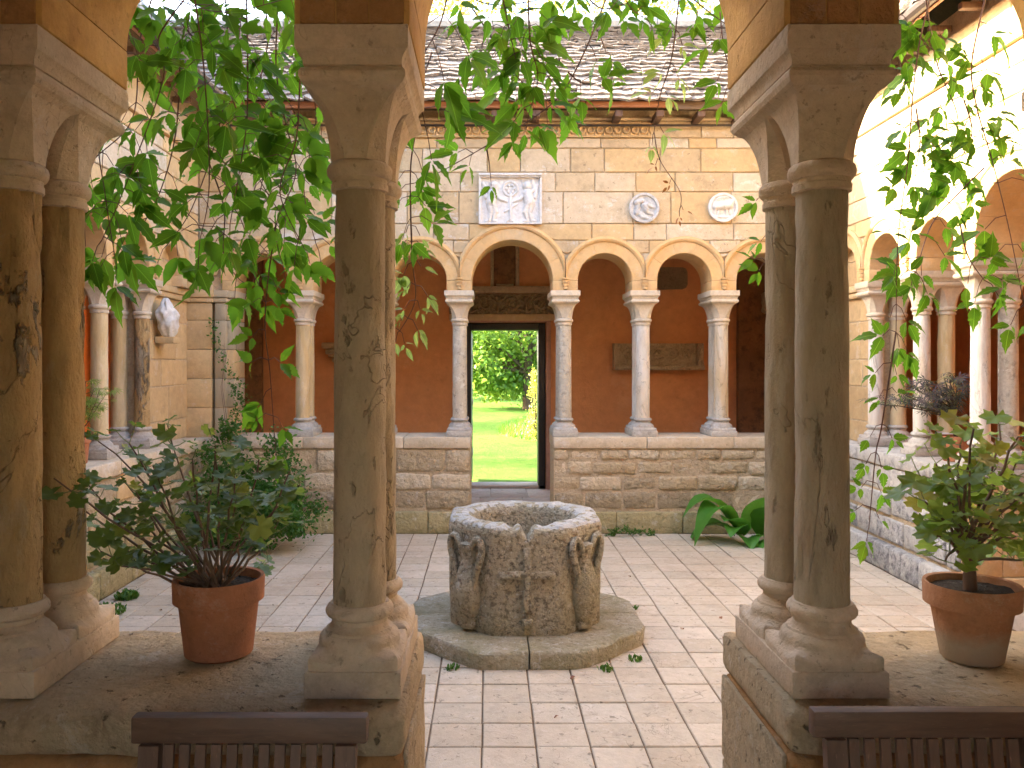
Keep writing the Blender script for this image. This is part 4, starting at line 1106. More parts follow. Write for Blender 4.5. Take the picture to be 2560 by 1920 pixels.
# ---------------------------------------------------------------- chairs
def chair(label, x0, ztop, zf0=0.0):
    W_ = .448; cx = x0 + W_ / 2; yb = 1.60
    t = thing('slatted_chair', label, 'chair', (cx, yb, zf0 - .012))
    dz = -(zf0 - .012)
    zt = ztop + dz; lean = .13
    def yat(z): return -(zt - z) * lean - .0
    MB().rbox(-W_ / 2, W_ / 2, -.028, .004, zt - .052, zt, .006, (2, 1, 1)).build('top_rail', 'wood_rail', t, 40)
    def bar(x, wdt, z0, z1, nm, th=.014):
        m = MB().rings([[(x - wdt / 2, yat(z) - .02 - th / 2, z), (x + wdt / 2, yat(z) - .02 - th / 2, z), (x + wdt / 2, yat(z) - .02 + th / 2, z), (x - wdt / 2, yat(z) - .02 + th / 2, z)] for z in (z0, z1)])
        m.build(nm, 'wood_dark', t, 0)
    for s in (-1, 1): bar(s * .185, .038, 0.0, zt - .05, 'stile', .024)
    n = 11
    for k in range(n):
        bar(-.150 + .300 * k / (n - 1), .019, .46, zt - .05, 'slat', .010)
    y5 = yat(.44)
    MB().rbox(-.165, .165, y5 - .035, y5 - .008, .42, .465, .004).build('lower_rail', 'wood_rail', t, 40)
    for k in range(8):
        y = y5 - .06 - k * .052
        MB().rbox(-.21, .21, y - .022, y + .022, .425, .443, .004).build('seat_slat', 'wood_rail', t, 40)
    for s in (-1, 1):
        MB().rbox(s * .192 - .015, s * .192 + .015, y5 - .45, y5 - .03, .375, .424, .004).build('seat_rail', 'wood_dark', t, 40)
        MB().rings([[(s * .192 + a, y5 - .42 + b + (.06 if z == 0 else 0), z) for a, b in ((-.015, -.02), (.015, -.02), (.015, .02), (-.015, .02))] for z in (0, .376)]).build('front_leg', 'wood_dark', t, 0)
    return t
chair('dark wooden slatted chair backed against seat wall below the sprawling geranium', -.678, .952)
chair('dark wooden slatted chair with pale worn rail edge below the upright geranium', .6145, .963)

# ---------------------------------------------------------------- leaves
def leaf_mesh(name, mat, half, fold=.22, curl=.18, tip=1.05, droop=0, seed=0):
    rnd = random.Random(seed); V = []; F = []
    n = len(half)
    for x, y in half:
        bend = -curl * y * y
        k = rnd.uniform(-.03, .03)
        V += [(-x * (1 + rnd.uniform(-.06, .06)), y + rnd.uniform(-.015, .015), fold * x + bend + k), (0, y, bend), (x * (1 + rnd.uniform(-.06, .06)), y + rnd.uniform(-.015, .015), fold * x + bend - k)]
    for i in range(n - 1):
        a = i * 3; F += [(a, a + 1, a + 4, a + 3), (a + 1, a + 2, a + 5, a + 4)]
    m = MB().add(V, F); return m.mesh(name, mat, 60)
VH = [(.0, 0), (.10, .05), (.20, .14), (.27, .27), (.295, .40), (.235, .47), (.295, .56), (.18, .63), (.215, .71), (.11, .80), (.05, .93), (0, 1.08)]
VH2 = [(.0, 0), (.13, .05), (.24, .15), (.31, .29), (.32, .41), (.24, .46), (.30, .58), (.17, .64), (.19, .74), (.09, .83), (.04, .94), (0, 1.06)]
VH3 = [(.0, 0), (.08, .06), (.17, .16), (.235, .30), (.25, .44), (.24, .55), (.20, .66), (.15, .77), (.09, .88), (0, 1.08)]
VM = [leaf_mesh('leaf', 'vine', h, f, c, seed=i) for i, (h, f, c) in enumerate(((VH, .25, .2), (VH2, .15, .3), (VH3, .3, .1), (VH, .1, .45), (VH2, .35, .05)))]
VY_ = [leaf_mesh('leaf', 'vine_young', h, f, c, seed=i) for i, (h, f, c) in enumerate(((VH, .3, .2), (VH3, .2, .3)))]
VR_ = [leaf_mesh('leaf', 'vine_red', VH3, .3, .2)]
def leaf_mtx(p, d, nrm, s, ws=1.):
    d = Vector(d).normalized(); z = Vector(nrm); z = z - d * z.dot(d)
    if z.length < 1e-4: z = Vector((0, 0, 1)).cross(d)
    z.normalize(); x = d.cross(z)
    m = Matrix((x * s * ws, d * s, z * s)).transposed().to_4x4(); m.translation = p
    return m
class Vine:
    def __init__(s, label, top):
        s.t = thing('hanging_vine', label, 'vine', top); s.stem = MB(); s.o = Vector(top); s.n = 0; s.fallen = MB()
    def put(s, me, m):
        m.translation -= s.o
        if s.n < 300: inst('leaf', me, s.t, m)
        else: s.fallen.add([m @ v.co for v in me.vertices], [tuple(p.vertices) for p in me.polygons])
        s.n += 1
    def sprig(s, p, ang, size, me_list, side_y=0., three=True):
        # one compound leaf: petiole in screen direction ang (radians, 0 = +X), three leaflets
        L = size * U(.55, .95)
        d = Vector((math.cos(ang), U(-.5, .5) + side_y, math.sin(ang)))
        d.normalize(); q = p + d * L + Vector((0, 0, -L * .25))
        s.stem.tube([p - s.o, (p + q) / 2 + Vector((0, 0, .012)) - s.o, q - s.o], [.0014, .0012, .0011], 4)
        dirs = (0,) if not three else (0, 1, -1)
        for k in dirs:
            a2 = ang + k * U(.75, 1.25)
            dd = Vector((math.cos(a2), U(-.35, .35), math.sin(a2))) + Vector((0, 0, -.32 + U(-.5, .45)))
            nr = Vector((U(-.6, .6), -1.0 + U(-.3, .9), .75 + U(-.6, .4)))
            s.put(random.choice(me_list), leaf_mtx(q + dd.normalized() * (.004 if k else .014), dd, nr, size * U(.62, 1.3) * (1 if k == 0 else .88), U(.68, .98)))
    def strand(s, px, Y, size, step, me=None, both=.7, start=0., three=.9, rad=.0026, jy=.1):
        me = me or VM
        pts = [PX(u, v, Y + (Y2 if (Y2 := U(-jy, jy) * .3) else 0)) for u, v in px]
        # resample with smooth curve
        out = []
        for i in range(len(pts) - 1):
            p0 = pts[max(i - 1, 0)]; p1 = pts[i]; p2 = pts[i + 1]; p3 = pts[min(i + 2, len(pts) - 1)]
            for t in range(8):
                t /= 8; out.append(.5 * ((2 * p1) + (-p0 + p2) * t + (2 * p0 - 5 * p1 + 4 * p2 - p3) * t * t + (-p0 + 3 * p1 - 3 * p2 + p3) * t ** 3))
        out.append(pts[-1])
        s.stem.tube([p - s.o for p in out], [rad * (1 - .55 * i / len(out)) for i in range(len(out))], 5)
        acc = start; last = out[0]
        for i, p in enumerate(out[1:], 1):
            acc += (p - last).length; last = p
            if acc >= step:
                acc -= step * U(.9, 1.1)
                d = (p - out[max(i - 2, 0)]).normalized(); base = math.atan2(d.z, d.x)
                for sg in ((1, -1) if U(0, 1) < both else (random.choice((1, -1)),)):
                    s.sprig(p, base + sg * U(.5, 1.75), size * U(.8, 1.15), me, 0, U(0, 1) < three)
        d = (out[-1] - out[-3]).normalized(); s.sprig(out[-1], math.atan2(d.z, d.x), size * .9, me)
    def done(s):
        s.stem.build('stem', 'stem', s.t, 60)
        if s.fallen.v: stuff(s.fallen.build('leaf_mass', 'vine_mass', s.t, 60))
        print('vine', s.n)
v1 = Vine('dense green vine hanging in the arch above the sprawling geranium', (-.7, 2.3, 2.75))
S1 = .088
for px, Y, sz, stp in (([(511, -60), (399, 88), (407, 200), (311, 471), (255, 600)], 2.32, .105, .085),
                       ([(479, -60), (511, 184), (523, 463), (500, 600)], 2.30, .105, .085),
                       ([(615, -60), (619, 263), (600, 420), (575, 560)], 2.36, .10, .08),
                       ([(330, -60), (310, 160), (250, 343), (262, 480), (290, 660)], 2.33, .105, .08),
                       ([(700, -60), (690, 160), (712, 300), (740, 430), (690, 560), (700, 640)], 2.42, .092, .075),
                       ([(420, 20), (560, 200), (640, 430), (720, 560)], 2.5, .092, .08),
                       ([(560, -60), (570, 150), (545, 330), (480, 520), (420, 610)], 2.45, .095, .08),
                       ([(800, -60), (770, 120), (790, 300), (760, 470), (790, 610)], 2.5, .085, .08),
                       ([(400, -60), (350, 100), (330, 300), (220, 420), (210, 560)], 2.5, .095, .085),
                       ([(650, -60), (670, 100), (640, 260), (660, 420), (620, 620), (650, 720)], 2.55, .09, .08),
                       ([(450, 150), (440, 330), (400, 480), (340, 590)], 2.4, .10, .085),
                       ([(750, 200), (740, 350), (700, 480), (760, 620)], 2.3, .095, .085),
                       ([(300, -60), (420, -10), (560, 30), (740, -10)], 2.35, .105, .07),
                       ([(520, 400), (560, 520), (560, 640), (600, 700)], 2.45, .085, .08),
                       ([(690, 560), (669, 709), (663, 825), (675, 930), (686, 1090)], 2.42, .078, .09)):
    v1.strand(px, Y, sz * .80, stp * .90, both=.6)
v1.strand([(150, -70), (420, -40), (650, -55), (850, -70)], 2.4, .09, .07, both=.8, rad=.007)
v1.done()
v2 = Vine('loose green vine trailing over the court opening with one arching stem', (.3, 2.3, 2.75))
v2.strand([(1125, -40), (1100, 60), (1050, 150)], 2.22, .13, .075, both=.9)
v2.strand([(1080, 130), (1050, 230), (1060, 300)], 2.3, .12, .085, both=.6)
v2.strand([(1320, -40), (1325, 100), (1345, 190), (1330, 260)], 2.4, .075, .05, both=.95)
v2.strand([(1250, -40), (1270, 60), (1290, 150)], 2.42, .075, .055, both=.9)
v2.strand([(1525, -30), (1470, 110), (1410, 225), (1340, 290), (1215, 365), (1100, 430), (1035, 458)], 2.45, .065, .16, both=.5)
v2.strand([(1420, 180), (1450, 205), (1480, 210)], 2.45, .075, .045)
v2.strand([(1215, 365), (1222, 400), (1225, 430)], 2.45, .062, .3, both=0)
v2.strand([(1045, 300), (1028, 400), (1026, 500), (1028, 560)], 2.4, .072, .07, both=.8)
v2.strand([(1026, 500), (1030, 640), (1038, 750), (1000, 827)], 2.4, .042, .055, VY_, both=1)
v2.strand([(1480, 50), (1500, 90), (1515, 130)], 2.45, .06, .3, both=0)
v2.strand([(1700, -30), (1680, 140), (1650, 240), (1635, 330)], 2.5, .05, .11, VY_, both=.9)
v2.strand([(1635, 330), (1650, 400), (1700, 480), (1698, 530)], 2.5, .022, .09, VR_, both=.3, rad=.0018)
v2.strand([(1690, -40), (1760, 20), (1822, 66)], 2.4, .07, .09, both=.5)
v2.strand([(1800, 30), (1810, 120), (1835, 210)], 2.42, .075, .055, both=.9)
v2.strand([(1550, -40), (1570, 10), (1600, 40)], 2.42, .075, .05, both=.9)
v2.strand([(1130, -30), (1220, 10), (1320, 5), (1420, -20)], 2.5, .08, .06, both=.8)
v2.strand([(1440, -40), (1500, 20), (1560, 10), (1640, -10), (1720, 15)], 2.55, .07, .07, both=.8)
v2.strand([(1180, 20), (1240, 110), (1300, 200), (1380, 260)], 2.5, .07, .07, both=.7)
v2.strand([(1050, -60), (1500, -45), (1900, -60)], 2.45, .07, .09, both=.8, rad=.006)
v2.done()
v3 = Vine('sparse green vine dangling in the arch beside the sunlit wall, one strand very long', (1.2, 2.3, 2.75))
v3.strand([(2335, -40), (2300, 100), (2282, 240), (2270, 400), (2245, 600), (2240, 830)], 2.35, .062, .10, both=.6)
v3.strand([(2240, 830), (2205, 1060), (2190, 1130), (2180, 1230), (2172, 1320)], 2.35, .050, .085, both=1)
v3.strand([(2310, -40), (2340, 150), (2395, 300), (2360, 420)], 2.4, .07, .07, both=.8)
v3.strand([(2260, -30), (2235, 60), (2250, 160)], 2.4, .065, .05, both=.9)
v3.strand([(2470, -30), (2430, 150), (2440, 260), (2480, 400), (2520, 560), (2560, 760)], 2.38, .07, .085, both=.7)
v3.strand([(2290, 270), (2300, 350), (2290, 420)], 2.38, .062, .04, both=1)
v3.strand([(2460, 420), (2400, 480), (2330, 560), (2290, 680)], 2.42, .066, .06, both=.9)
v3.strand([(2410, 250), (2430, 330), (2400, 400)], 2.4, .066, .05, both=.9)
v3.strand([(2400, 560), (2420, 640), (2460, 700)], 2.4, .066, .06, both=.8)
v3.strand([(1930, 380), (1925, 520), (1932, 640), (1920, 660)], 2.6, .06, .12, both=.0)
v3.done()

# ---------------------------------------------------------------- potted plants
def ger_leaf(mat, seed):
    rnd = random.Random(seed); V = [(0, .12, 0)]; F = []; n = 19
    for k, rr in ((0, .5), (1, 1.)):
        for i in range(n):
            a = R(-158 + 316 * i / (n - 1))
            lob = 1 + .13 * math.cos(a * 5.0) - (.17 if i % 2 else 0) * k
            if abs(a) > 2.4: lob *= .8
            r = rr * lob * (1 + rnd.uniform(-.07, .07)) * .62
            z = (.16 * r * r + .10 * math.sin(a * 5 + seed) * r + rnd.uniform(-.05, .05) * k)
            V.append((math.sin(a) * r, .18 + math.cos(a) * r, z))
    for i in range(n - 1): F += [(0, 1 + i, 2 + i), (1 + i, 1 + n + i, 2 + n + i, 2 + i)]
    return MB().add(V, F).mesh('leaf', mat, 70)
GM = [ger_leaf('geranium', i) for i in range(5)]; GL = [ger_leaf('geranium_light', i + 9) for i in range(5)]
def flower_pot(parent, r0, r1, h, mat, soilz, rimh=.05):
    MB().lathe([(0.001, r0 * .92), (.006, r0), (h - rimh, r0 + (r1 * .93 - r0) * (h - rimh) / h), (h - rimh + .004, r1 * .985), (h - .006, r1), (h, r1 * .985), (h - .002, r1 * .91), (h - .02, r1 * .885), (soilz - .02, r1 * .86)], 0, 0, 48, True, True).build('pot', mat, parent, 40)
    mb = MB(); rings = []
    for i in range(1, 9):
        r = r1 * .885 * i / 8
        rings.append([(r * math.cos(2 * math.pi * j / 28), r * math.sin(2 * math.pi * j / 28), soilz + .006 * noise.noise(Vector((r * 60 * math.cos(j), r * 60 * math.sin(j), 1)))) for j in range(28)])
    mb.rings(rings, True, False).build('soil', 'soil', parent, 60)
def bush(t, base, targets, leaf, size, stemmat, Yc, yj, thick=.006, nleaf=(4, 7), trunk=None, low=.35):
    o = Vector(t.location); wood_ = MB(); pet = MB(); cnt = 0
    for (u, v) in targets:
        Y = Yc + U(-yj, yj); tip = PX(u, v, Y); b = base + Vector((U(-.025, .025), U(-.025, .025), 0)) if trunk is None else trunk + Vector((U(-.008, .008), U(-.008, .008), U(-.03, .02)))
        mid = (b + tip) / 2 + Vector((U(-.03, .03), U(-.02, .02), U(-.05, .03)))
        pts = []
        for i in range(9):
            q = i / 8; p = b * (1 - q) ** 2 + mid * 2 * q * (1 - q) + tip * q * q
            pts.append(p + Vector((U(-.005, .005), U(-.005, .005), U(-.004, .004))) * min(1, i))
        wood_.tube([p - o for p in pts], [thick * (1 - .62 * i / 8) * (1 + U(-.12, .12)) for i in range(9)], 6)
        for k in range(random.randint(*nleaf)):
            q = U(low, 1.) if k > 1 else 1.
            i = min(8, int(q * 8)); p = pts[i]
            ang = U(0, 6.28); el = U(-.1, 1.1)
            d = Vector((math.cos(ang) * math.cos(el), math.sin(ang) * math.cos(el), math.sin(el))); L = U(.02, .055) * size / .04
            e = p + d * L
            pet.tube([p - o, (p + e) / 2 + Vector((0, 0, -.003)) - o, e - o], .0013, 4)
            nr = Vector((U(-.7, .7), U(-.9, .5), 1)); dd = Vector((d.x, d.y, -.25 + U(-.4, .3)))
            if cnt < 300: inst('leaf', random.choice(leaf), t, leaf_mtx(e - o, dd, nr, size * U(.6, 1.25)))
            cnt += 1
    if trunk is not None:
        wood_.tube([base - o, (base + trunk) / 2 + Vector((.004, 0, 0)) - o, trunk + Vector((0, 0, .01)) - o], [.017, .014, .012], 9)
    wood_.build('stem', stemmat, t, 60); stuff(pet.build('petioles', 'green_stem', t, 60))
pl = thing('potted_geranium', 'sprawling leggy geranium in a wide terracotta pot on the near wall', 'potted plant', (-.655, 2.02, ZC))
flower_pot(pl, .080, .108, .188, 'terracotta', .168, .058)
bush(pl, Vector((-.665, 2.01, ZC + .165)), [(130, 1195), (200, 1270), (250, 1100), (330, 1110), (420, 1060), (480, 1150), (540, 1150), (590, 1190), (545, 1110), (650, 1150), (725, 1175), (750, 1215), (640, 1240), (700, 1290), (590, 1260), (460, 1200), (385, 1160), (300, 1190), (215, 1210), (190, 1330), (255, 1380), (300, 1420), (350, 1300), (430, 1290), (520, 1300), (600, 1330), (672, 1400), (480, 1340), (400, 1370), (340, 1230)], GM, .043, 'geranium_stem', 2.04, .2, .0044, (7, 12), low=.66)
pr_ = thing('potted_geranium', 'upright light-green geranium with woody stems in a stained terracotta pot', 'potted plant', (1.152, 1.985, ZC))
flower_pot(pr_, .068, .106, .182, 'terracotta_old', .165, .055)
bush(pr_, Vector((1.148, 1.985, ZC + .16)), [(2310, 1250), (2335, 1160), (2350, 1100), (2400, 1115), (2430, 1075), (2500, 1060), (2545, 1090), (2300, 1190), (2320, 1340), (2375, 1240), (2420, 1180), (2470, 1140), (2540, 1160), (2570, 1240), (2610, 1160), (2640, 1250), (2520, 1260), (2450, 1260), (2400, 1320), (2540, 1340), (2580, 1400), (2470, 1340), (2360, 1400)], GL, .05, 'geranium_stem', 1.99, .15, .0055, (6, 10), trunk=Vector((1.138, 1.985, ZC + .26)), low=.5)
# dark maple on the sunlit arcade's wall
def finger_leaf(mat):
    V = []; F = []
    for k in range(7):
        a = R(-105 + 35 * k); L = 1 - .06 * abs(k - 3) ** 1.5; c, s_ = math.sin(a), math.cos(a); i = len(V)
        V += [(0, 0, 0), (c * L * .5 + s_ * .07, s_ * L * .5 - c * .07, .02), (c * L, s_ * L, -.12), (c * L * .5 - s_ * .07, s_ * L * .5 + c * .07, .02)]; F.append((i, i + 1, i + 2, i + 3))
    return MB().add(V, F).mesh('leaf', mat, 0)
pm = thing('potted_maple', 'dark purple-green lace-leaf maple in a terracotta pot on the grey coping', 'potted plant', (RX + .14, 6.02, ZC))
flower_pot(pm, .085, .112, .185, 'terracotta', .165, .045)
bush(pm, Vector((RX + .14, 6.02, ZC + .16)), [(2195, 1010), (2225, 995), (2260, 985), (2290, 975), (2315, 960), (2340, 955), (2360, 945), (2375, 950), (2395, 960), (2410, 970), (2300, 1020), (2325, 1010), (2345, 1000), (2365, 985), (2250, 1000)], [finger_leaf('maple')], .075, 'bark', 6.0, .2, .007, (9, 14), trunk=Vector((RX + .12, 6.02, ZC + .36)), low=.3)
pa = thing('potted_acer', 'light-green leafy acer in a terracotta pot on the shaded range wall', 'potted plant', (LX - .12, 5.86, ZC))
flower_pot(pa, .085, .11, .19, 'terracotta', .17, .045)
bush(pa, Vector((LX - .12, 5.86, ZC + .17)), [(150, 960), (170, 990), (190, 955), (205, 975), (215, 955), (235, 970), (250, 975), (265, 985), (180, 1020), (205, 1010), (230, 1010), (160, 1020)], [finger_leaf('acer')], .062, 'geranium_stem', 5.86, .15, .005, (9, 14), low=.5)

# ---------------------------------------------------------------- ground plants
def big_leaf(W_, L_, droop, name, mat, parent, base, yaw, lift, seed=0, roll=0):
    rnd = random.Random(seed); n, m = 10, 6; V = []; F = []
    for i in range(n + 1):
        t = i / n
        wd = W_ * (math.sin(math.pi * min(1, t ** .8 * .97 + .03)) ** .8) * .5
        y = L_ * t; z = lift * t * L_ - droop * t * t * L_
        for j in range(m + 1):
            s = j / m * 2 - 1
            V.append((wd * s, y * (1 - .1 * t * droop), z + wd * .35 * abs(s) + .006 * rnd.uniform(-1, 1)))
    for i in range(n):
        for j in range(m):
            a = i * (m + 1) + j; F.append((a, a + 1, a + m + 2, a + m + 1))
    o = MB().add(V, F).build(name, mat, parent, 80); o.location = base; o.rotation_euler = (0, roll, yaw); return o
hs = thing('broad_leaved_plant', 'clump of broad glossy green leaves at the foot of the far wall', 'plant', (2.28, 7.62, .0))
for i, (W_, L_, dr_, yaw, lift, b) in enumerate(((.28, .62, 1.35, 95, 1.55, (.02, 0, .10)), (.30, .60, 1.9, 112, 1.75, (.0, -.03, .08)), (.25, .58, 1.5, 82, 1.0, (-.02, .03, .04)), (.22, .36, .9, 150, 1.0, (.0, -.05, .06)), (.26, .34, .6, 200, 1.7, (.06, -.05, .08)), (.28, .36, .5, 250, 1.6, (.14, 0, .08)), (.26, .34, .7, 130, 1.2, (.04, -.06, .06)), (.25, .33, .6, 180, 1.5, (.18, -.04, .06)), (.24, .3, .7, 230, 1.0, (.22, -.06, .05)), (.2, .28, .9, 175, .7, (.05, -.08, .03)), (.2, .30, .7, 215, .7, (.12, -.1, .03)), (.2, .38, .8, 290, 1.3, (.2, 0, .06)), (.18, .25, .8, 160, .4, (.14, -.12, .02)), (.2, .4, .9, 310, 1.0, (.2, 0, .04)))):
    big_leaf(W_, L_, dr_, 'leaf', 'hosta', hs, b, R(yaw), lift, i)
def tuft(name, label, cat, loc, n, rad, hgt, mat, wd=.006, flat=.5):
    mb = MB()
    for _ in range(n):
        a, r = U(0, 6.28), rad * math.sqrt(U(0, 1)); x, y = r * math.cos(a), r * flat * math.sin(a)
        h = hgt * U(.4, 1); b = U(0, 6.28); dx, dy = math.cos(b) * h * .7, math.sin(b) * h * .5
        p = Vector((x, y, 0)); s_ = Vector((-math.sin(b), math.cos(b), 0)) * wd
        mb.add([p - s_ * .4, p + s_ * .4, p + Vector((dx * .5, dy * .5, h * .7)) + s_, p + Vector((dx * .5, dy * .5, h * .7)) - s_, p + Vector((dx, dy, h))], [(0, 1, 2, 3), (3, 2, 4)])
    t = thing(name, label, cat, loc); stuff(mb.build('foliage', mat, t, 0)); return t
tuft('moss_patch', 'green mossy weeds along the foot of the mossy seat wall', 'weed', (-2.52, 5.35, 0), 500, .16, .04, 'moss', .007, 1.4)
tuft('clover_clump', 'small bright clover clump at the foot of the mossy seat wall', 'weed', (-2.5, 5.75, 0), 120, .07, .06, 'moss', .014, 1.)
for i, (x, y) in enumerate(((-.42, 4.6), (-.2, 4.42), (.62, 4.4), (.8, 4.55), (.95, 5.5))):
    tuft('weed_sprout', 'tiny green weed sprouting at the edge of the well step', 'weed', (x, y, 0), 40, .04, .03, 'moss', .006, 1.)['group'] = 'weeds around the well step'
for i in range(15):
    x, y = random.choice(((U(-2.2, 2.6), U(5.9, 7.7)), (U(.8, 1.6), U(4.4, 6)), (U(-.1, .6), U(3.4, 4.3)), (U(-2.4, -1.2), U(5, 6.5))))
    s = U(.018, .04)
    o = bpy.data.objects.new('fallen_leaf', bpy.data.meshes.get('dryleaf') or leaf_mesh('dryleaf', 'dry', VH3, .5, .5)); C.objects.link(o)
    o.matrix_world = leaf_mtx(Vector((x, y, .007)), (U(-1, 1), U(-1, 1), .02), (U(-.2, .2), U(-.2, .2), 1), s)
    tag(o, 'small curled reddish-brown fallen leaf on the courtyard tiles', 'leaf', 'fallen leaves on the tiles')
def leafcloud(mb, c, rx, ry, rz, n, s, clump=18, hollow=.3):
    cs = []
    for _ in range(clump):
        while True:
            p = Vector((U(-1, 1), U(-1, 1), U(-1, 1)))
            if hollow < p.length < 1: break
        cs.append(p)
    for _ in range(n):
        q = random.choice(cs) + Vector((random.gauss(0, .17), random.gauss(0, .17), random.gauss(0, .15)))
        p = Vector((c[0] + q.x * rx, c[1] + q.y * ry, c[2] + q.z * rz))
        d = Vector((U(-1, 1), U(-1, 1), U(-1, .6))).normalized(); e = d.cross(Vector((U(-1, 1), U(-1, 1), U(-1, 1)))).normalized()
        k = s * U(.6, 1.3)
        mb.add([p, p + d * k * .5 + e * k * .28, p + d * k, p + d * k * .5 - e * k * .28], [(0, 1, 2, 3)])
wt = thing('weed_tuft', 'low ferny green weed tuft at the foot of the far wall', 'weed', (1.33, 7.84, 0))
mb = MB()
for k in range(9): leafcloud(mb, (-.2 + k * .05 + U(-.02, .02), U(-.04, .03), .028 + .03 * math.sin(k * .39) * U(.5, 1.3)), .05, .05, .035, 70, .022, 6, 0)
for i, q in enumerate(mb.v): mb.v[i] = (q[0], q[1], max(q[2], .002))
stuff(mb.build('foliage', 'moss', wt, 0))
cl = thing('wall_climber', 'small-leaved climber with a bushy foot in the far corner, strand up the pilaster', 'climber', (-2.2, 7.5, 0))
mb = MB()
for c, r, n in (((-.15, .1, .66), (.30, .25, .36), 2200), ((.1, -.05, .52), (.46, .32, .48), 4200), ((.42, -.25, .28), (.40, .30, .32), 3400), ((.0, -.3, .3), (.5, .3, .3), 2400), ((-.3, -.1, .3), (.2, .2, .3), 600), ((-.24, .3, .95), (.14, .1, .2), 350)):
    leafcloud(mb, c, *r, n, .042, 14, .2)
for z in range(60):
    t = z / 60; x = -.38 + .10 * math.sin(t * 5) + (.12 * (1 - t) ** 2)
    leafcloud(mb, (x + .05, .44, .9 + t * 1.15), .05 + .06 * (1 - t), .02, .03, 13 if t < .5 else 5, .032, 4, 0)
stuff(mb.build('foliage', 'ivy', cl, 0))
mb = MB(); leafcloud(mb, (.3, -.3, .18), .24, .2, .2, 500, .045, 10, .2); leafcloud(mb, (.0, -.3, .5), .2, .15, .25, 300, .045, 8, .2); stuff(mb.build('variegated_foliage', 'ivy_pale', cl, 0))
mb = MB()
for k in range(2):
    mb.tube([(-.1 + .05 * k, .1, .02), (-.2 + .03 * k, .28, .6), (-.3 + .02 * k, .42, 1.0), (-.36 + .012 * k, .45, 1.4), (-.30 - .03 * k, .46, 1.75 + .07 * k)], [.005, .004, .003, .0018, .0014], 5)
mb.build('stem', 'stem', cl, 60)

# ---------------------------------------------------------------- garden
def tree(name, label, loc, hgt, trunk_r, crowns, n, s, mat, cat='tree', lean=.0):
    t = thing(name, label, cat, loc); m = MB()
    top = Vector((lean, 0, hgt))
    m.tube([(0, 0, -.1), (lean * .2, .02, hgt * .25), (lean * .5, 0, hgt * .55), top], [trunk_r * 1.25, trunk_r, trunk_r * .75, trunk_r * .4], 9)
    f = MB()
    for (c, r) in crowns:
        k = Vector(c); a = Vector((lean * .3, 0, hgt * U(.25, .5)))
        for q in range(5):
            e = k + Vector((U(-.7, .7) * r[0], U(-.7, .7) * r[1], U(-.5, .6) * r[2]))
            m.tube([a, (a + e) / 2 + Vector((0, 0, .15 * r[2])), e], [trunk_r * .42, trunk_r * .25, trunk_r * .06], 5)
        leafcloud(f, c, *r, n, s, 40, .25)
    m.build('trunk', 'bark', t, 60); stuff(f.build('crown', mat, t, 0)); return t
tree('garden_tree', 'spreading leafy tree with a dark trunk on the sunlit lawn', (1.32, 28, .08), 4.5, .16, (((-1.6, 1, 3.2), (3.2, 2.6, 2.6)), ((1.5, 1, 3.4), (3., 2.4, 2.6)), ((-.2, 2.2, 5), (3., 2.2, 2.)), ((-1.7, .6, 1.7), (2.3, 1.8, 1.25))), 8000, .19, 'tree')
tree('garden_tree', 'darker broad tree closing the far end of the lawn', (-2.4, 37, .08), 5, .25, (((0, 0, 3.2), (4.5, 3, 3.1)), ((4.5, 1, 3.6), (4, 3, 3.4)), ((2, 0, 6), (4.5, 3, 2.6))), 6000, .26, 'tree')
tree('garden_tree', 'tall unseen tree shading the lawn past the doorway', (-8.6, 22.6, .08), 5.5, .2, (((0, 0, 4.6), (2.1, 2.3, 1.9)),), 6000, .22, 'tree')  # added out of view so its shadow falls across the lawn
tree('garden_shrub', 'slender yellow-green columnar shrub beside the lawn bank', (.93, 16.6, .08), 1.0, .02, (((0, 0, .35), (.16, .16, .35)), ((0, 0, .95), (.13, .13, .45))), 900, .05, 'shrub_gold', 'shrub')
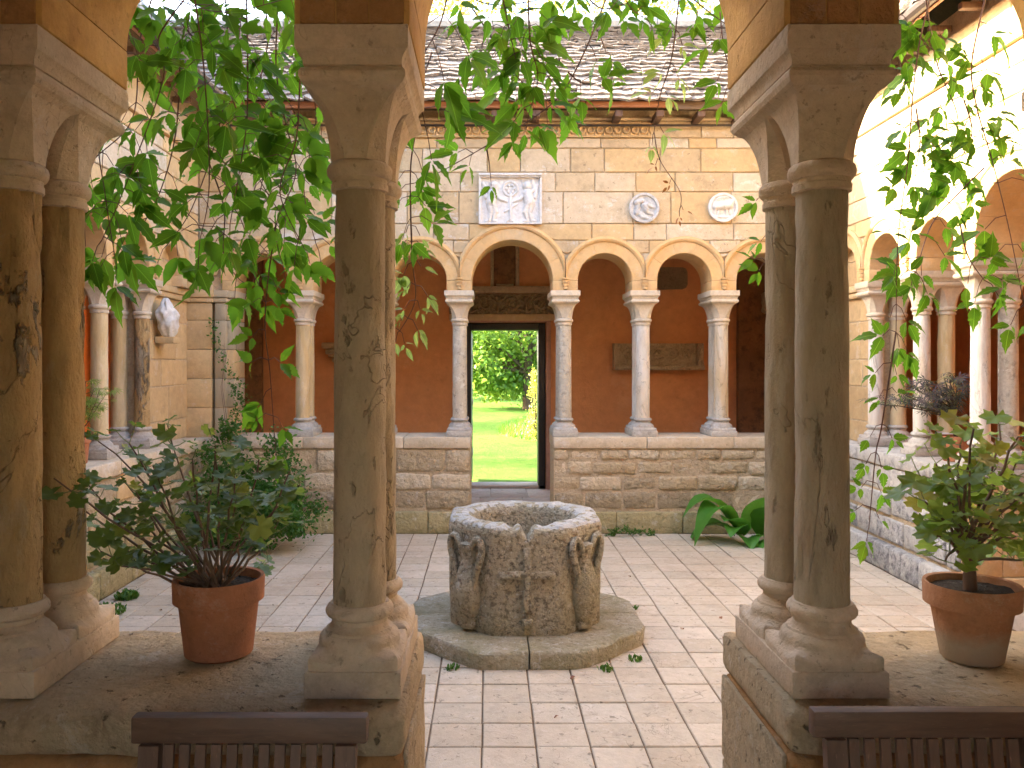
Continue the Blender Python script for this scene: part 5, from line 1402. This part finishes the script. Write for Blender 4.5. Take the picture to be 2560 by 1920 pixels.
tree('garden_shrub', 'leafy green shrub glimpsed behind the shaded range', (-6.6, 14.6, .08), 2.2, .06, (((0, 0, 1.3), (1.3, 1.1, 1.3)), ((.2, 0, 2.6), (1.1, 1, 1.0))), 4200, .09, 'tree', 'shrub')
tree('garden_tree', 'thin golden-leaved tree rising behind the slate roof', (2.2, 18.5, .08), 8.2, .14, (((-1.2, 0, 8.9), (1.8, 1.4, 1.5)), ((1.0, 0, 9.2), (1.8, 1.4, 1.4)), ((-3.4, 0, 8.8), (1.4, 1.2, 1.3))), 2600, .11, 'tree_gold')
def spiky(loc):
    t = thing('cordyline', 'spiky narrow-leaved cordyline rising behind the slate roof', 'plant', loc)
    m = MB().tube([(0, 0, -.1), (.05, 0, 3.), (0, 0, 6.2)], [.12, .1, .09], 9); m.build('trunk', 'bark', t, 60); f = MB()
    for _ in range(160):
        a = U(0, 6.28); el = U(-.6, 1.3); L = U(.5, .9); d = Vector((math.cos(a) * math.cos(el), math.sin(a) * math.cos(el), math.sin(el)))
        p = Vector((0, 0, 6.15)); s_ = d.cross(Vector((0, 0, 1))).normalized() * .018; e = p + d * L - Vector((0, 0, L * .25))
        f.add([p - s_, p + s_, p + d * L * .6 + s_, e, p + d * L * .6 - s_], [(0, 1, 2, 4), (4, 2, 3)])
    stuff(f.build('blades', 'shrub_gold', t, 0))
spiky((3.25, 13.4, .08))
bk = thing('grass_bank', 'low grassy bank of longer darker grass on the lawn', 'bank', (1.35, 18.6, .08))
mb = MB().lathe([(0, 1.), (.12, .8), (.26, .5), (.33, .2), (.34, .02)], 0, 0, 32, True, True, 1.15, 2.2); mb.build('mound', 'lawn', bk, 60)
mb = MB()
for _ in range(5200):
    a, r = U(0, 6.28), math.sqrt(U(0, 1)); z = .34 * (1 - r ** 1.6)
    p = Vector((1.12 * r * math.cos(a), 2.15 * r * math.sin(a), z)); h = U(.08, .2); b = U(0, 6.28); d = Vector((math.cos(b) * .5, math.sin(b) * .5, 1)) * h; s_ = Vector((math.sin(b), -math.cos(b), 0)) * .012
    mb.add([p - s_, p + s_, p + d], [(0, 1, 2)])
stuff(mb.build('grass', 'grass', bk, 0))
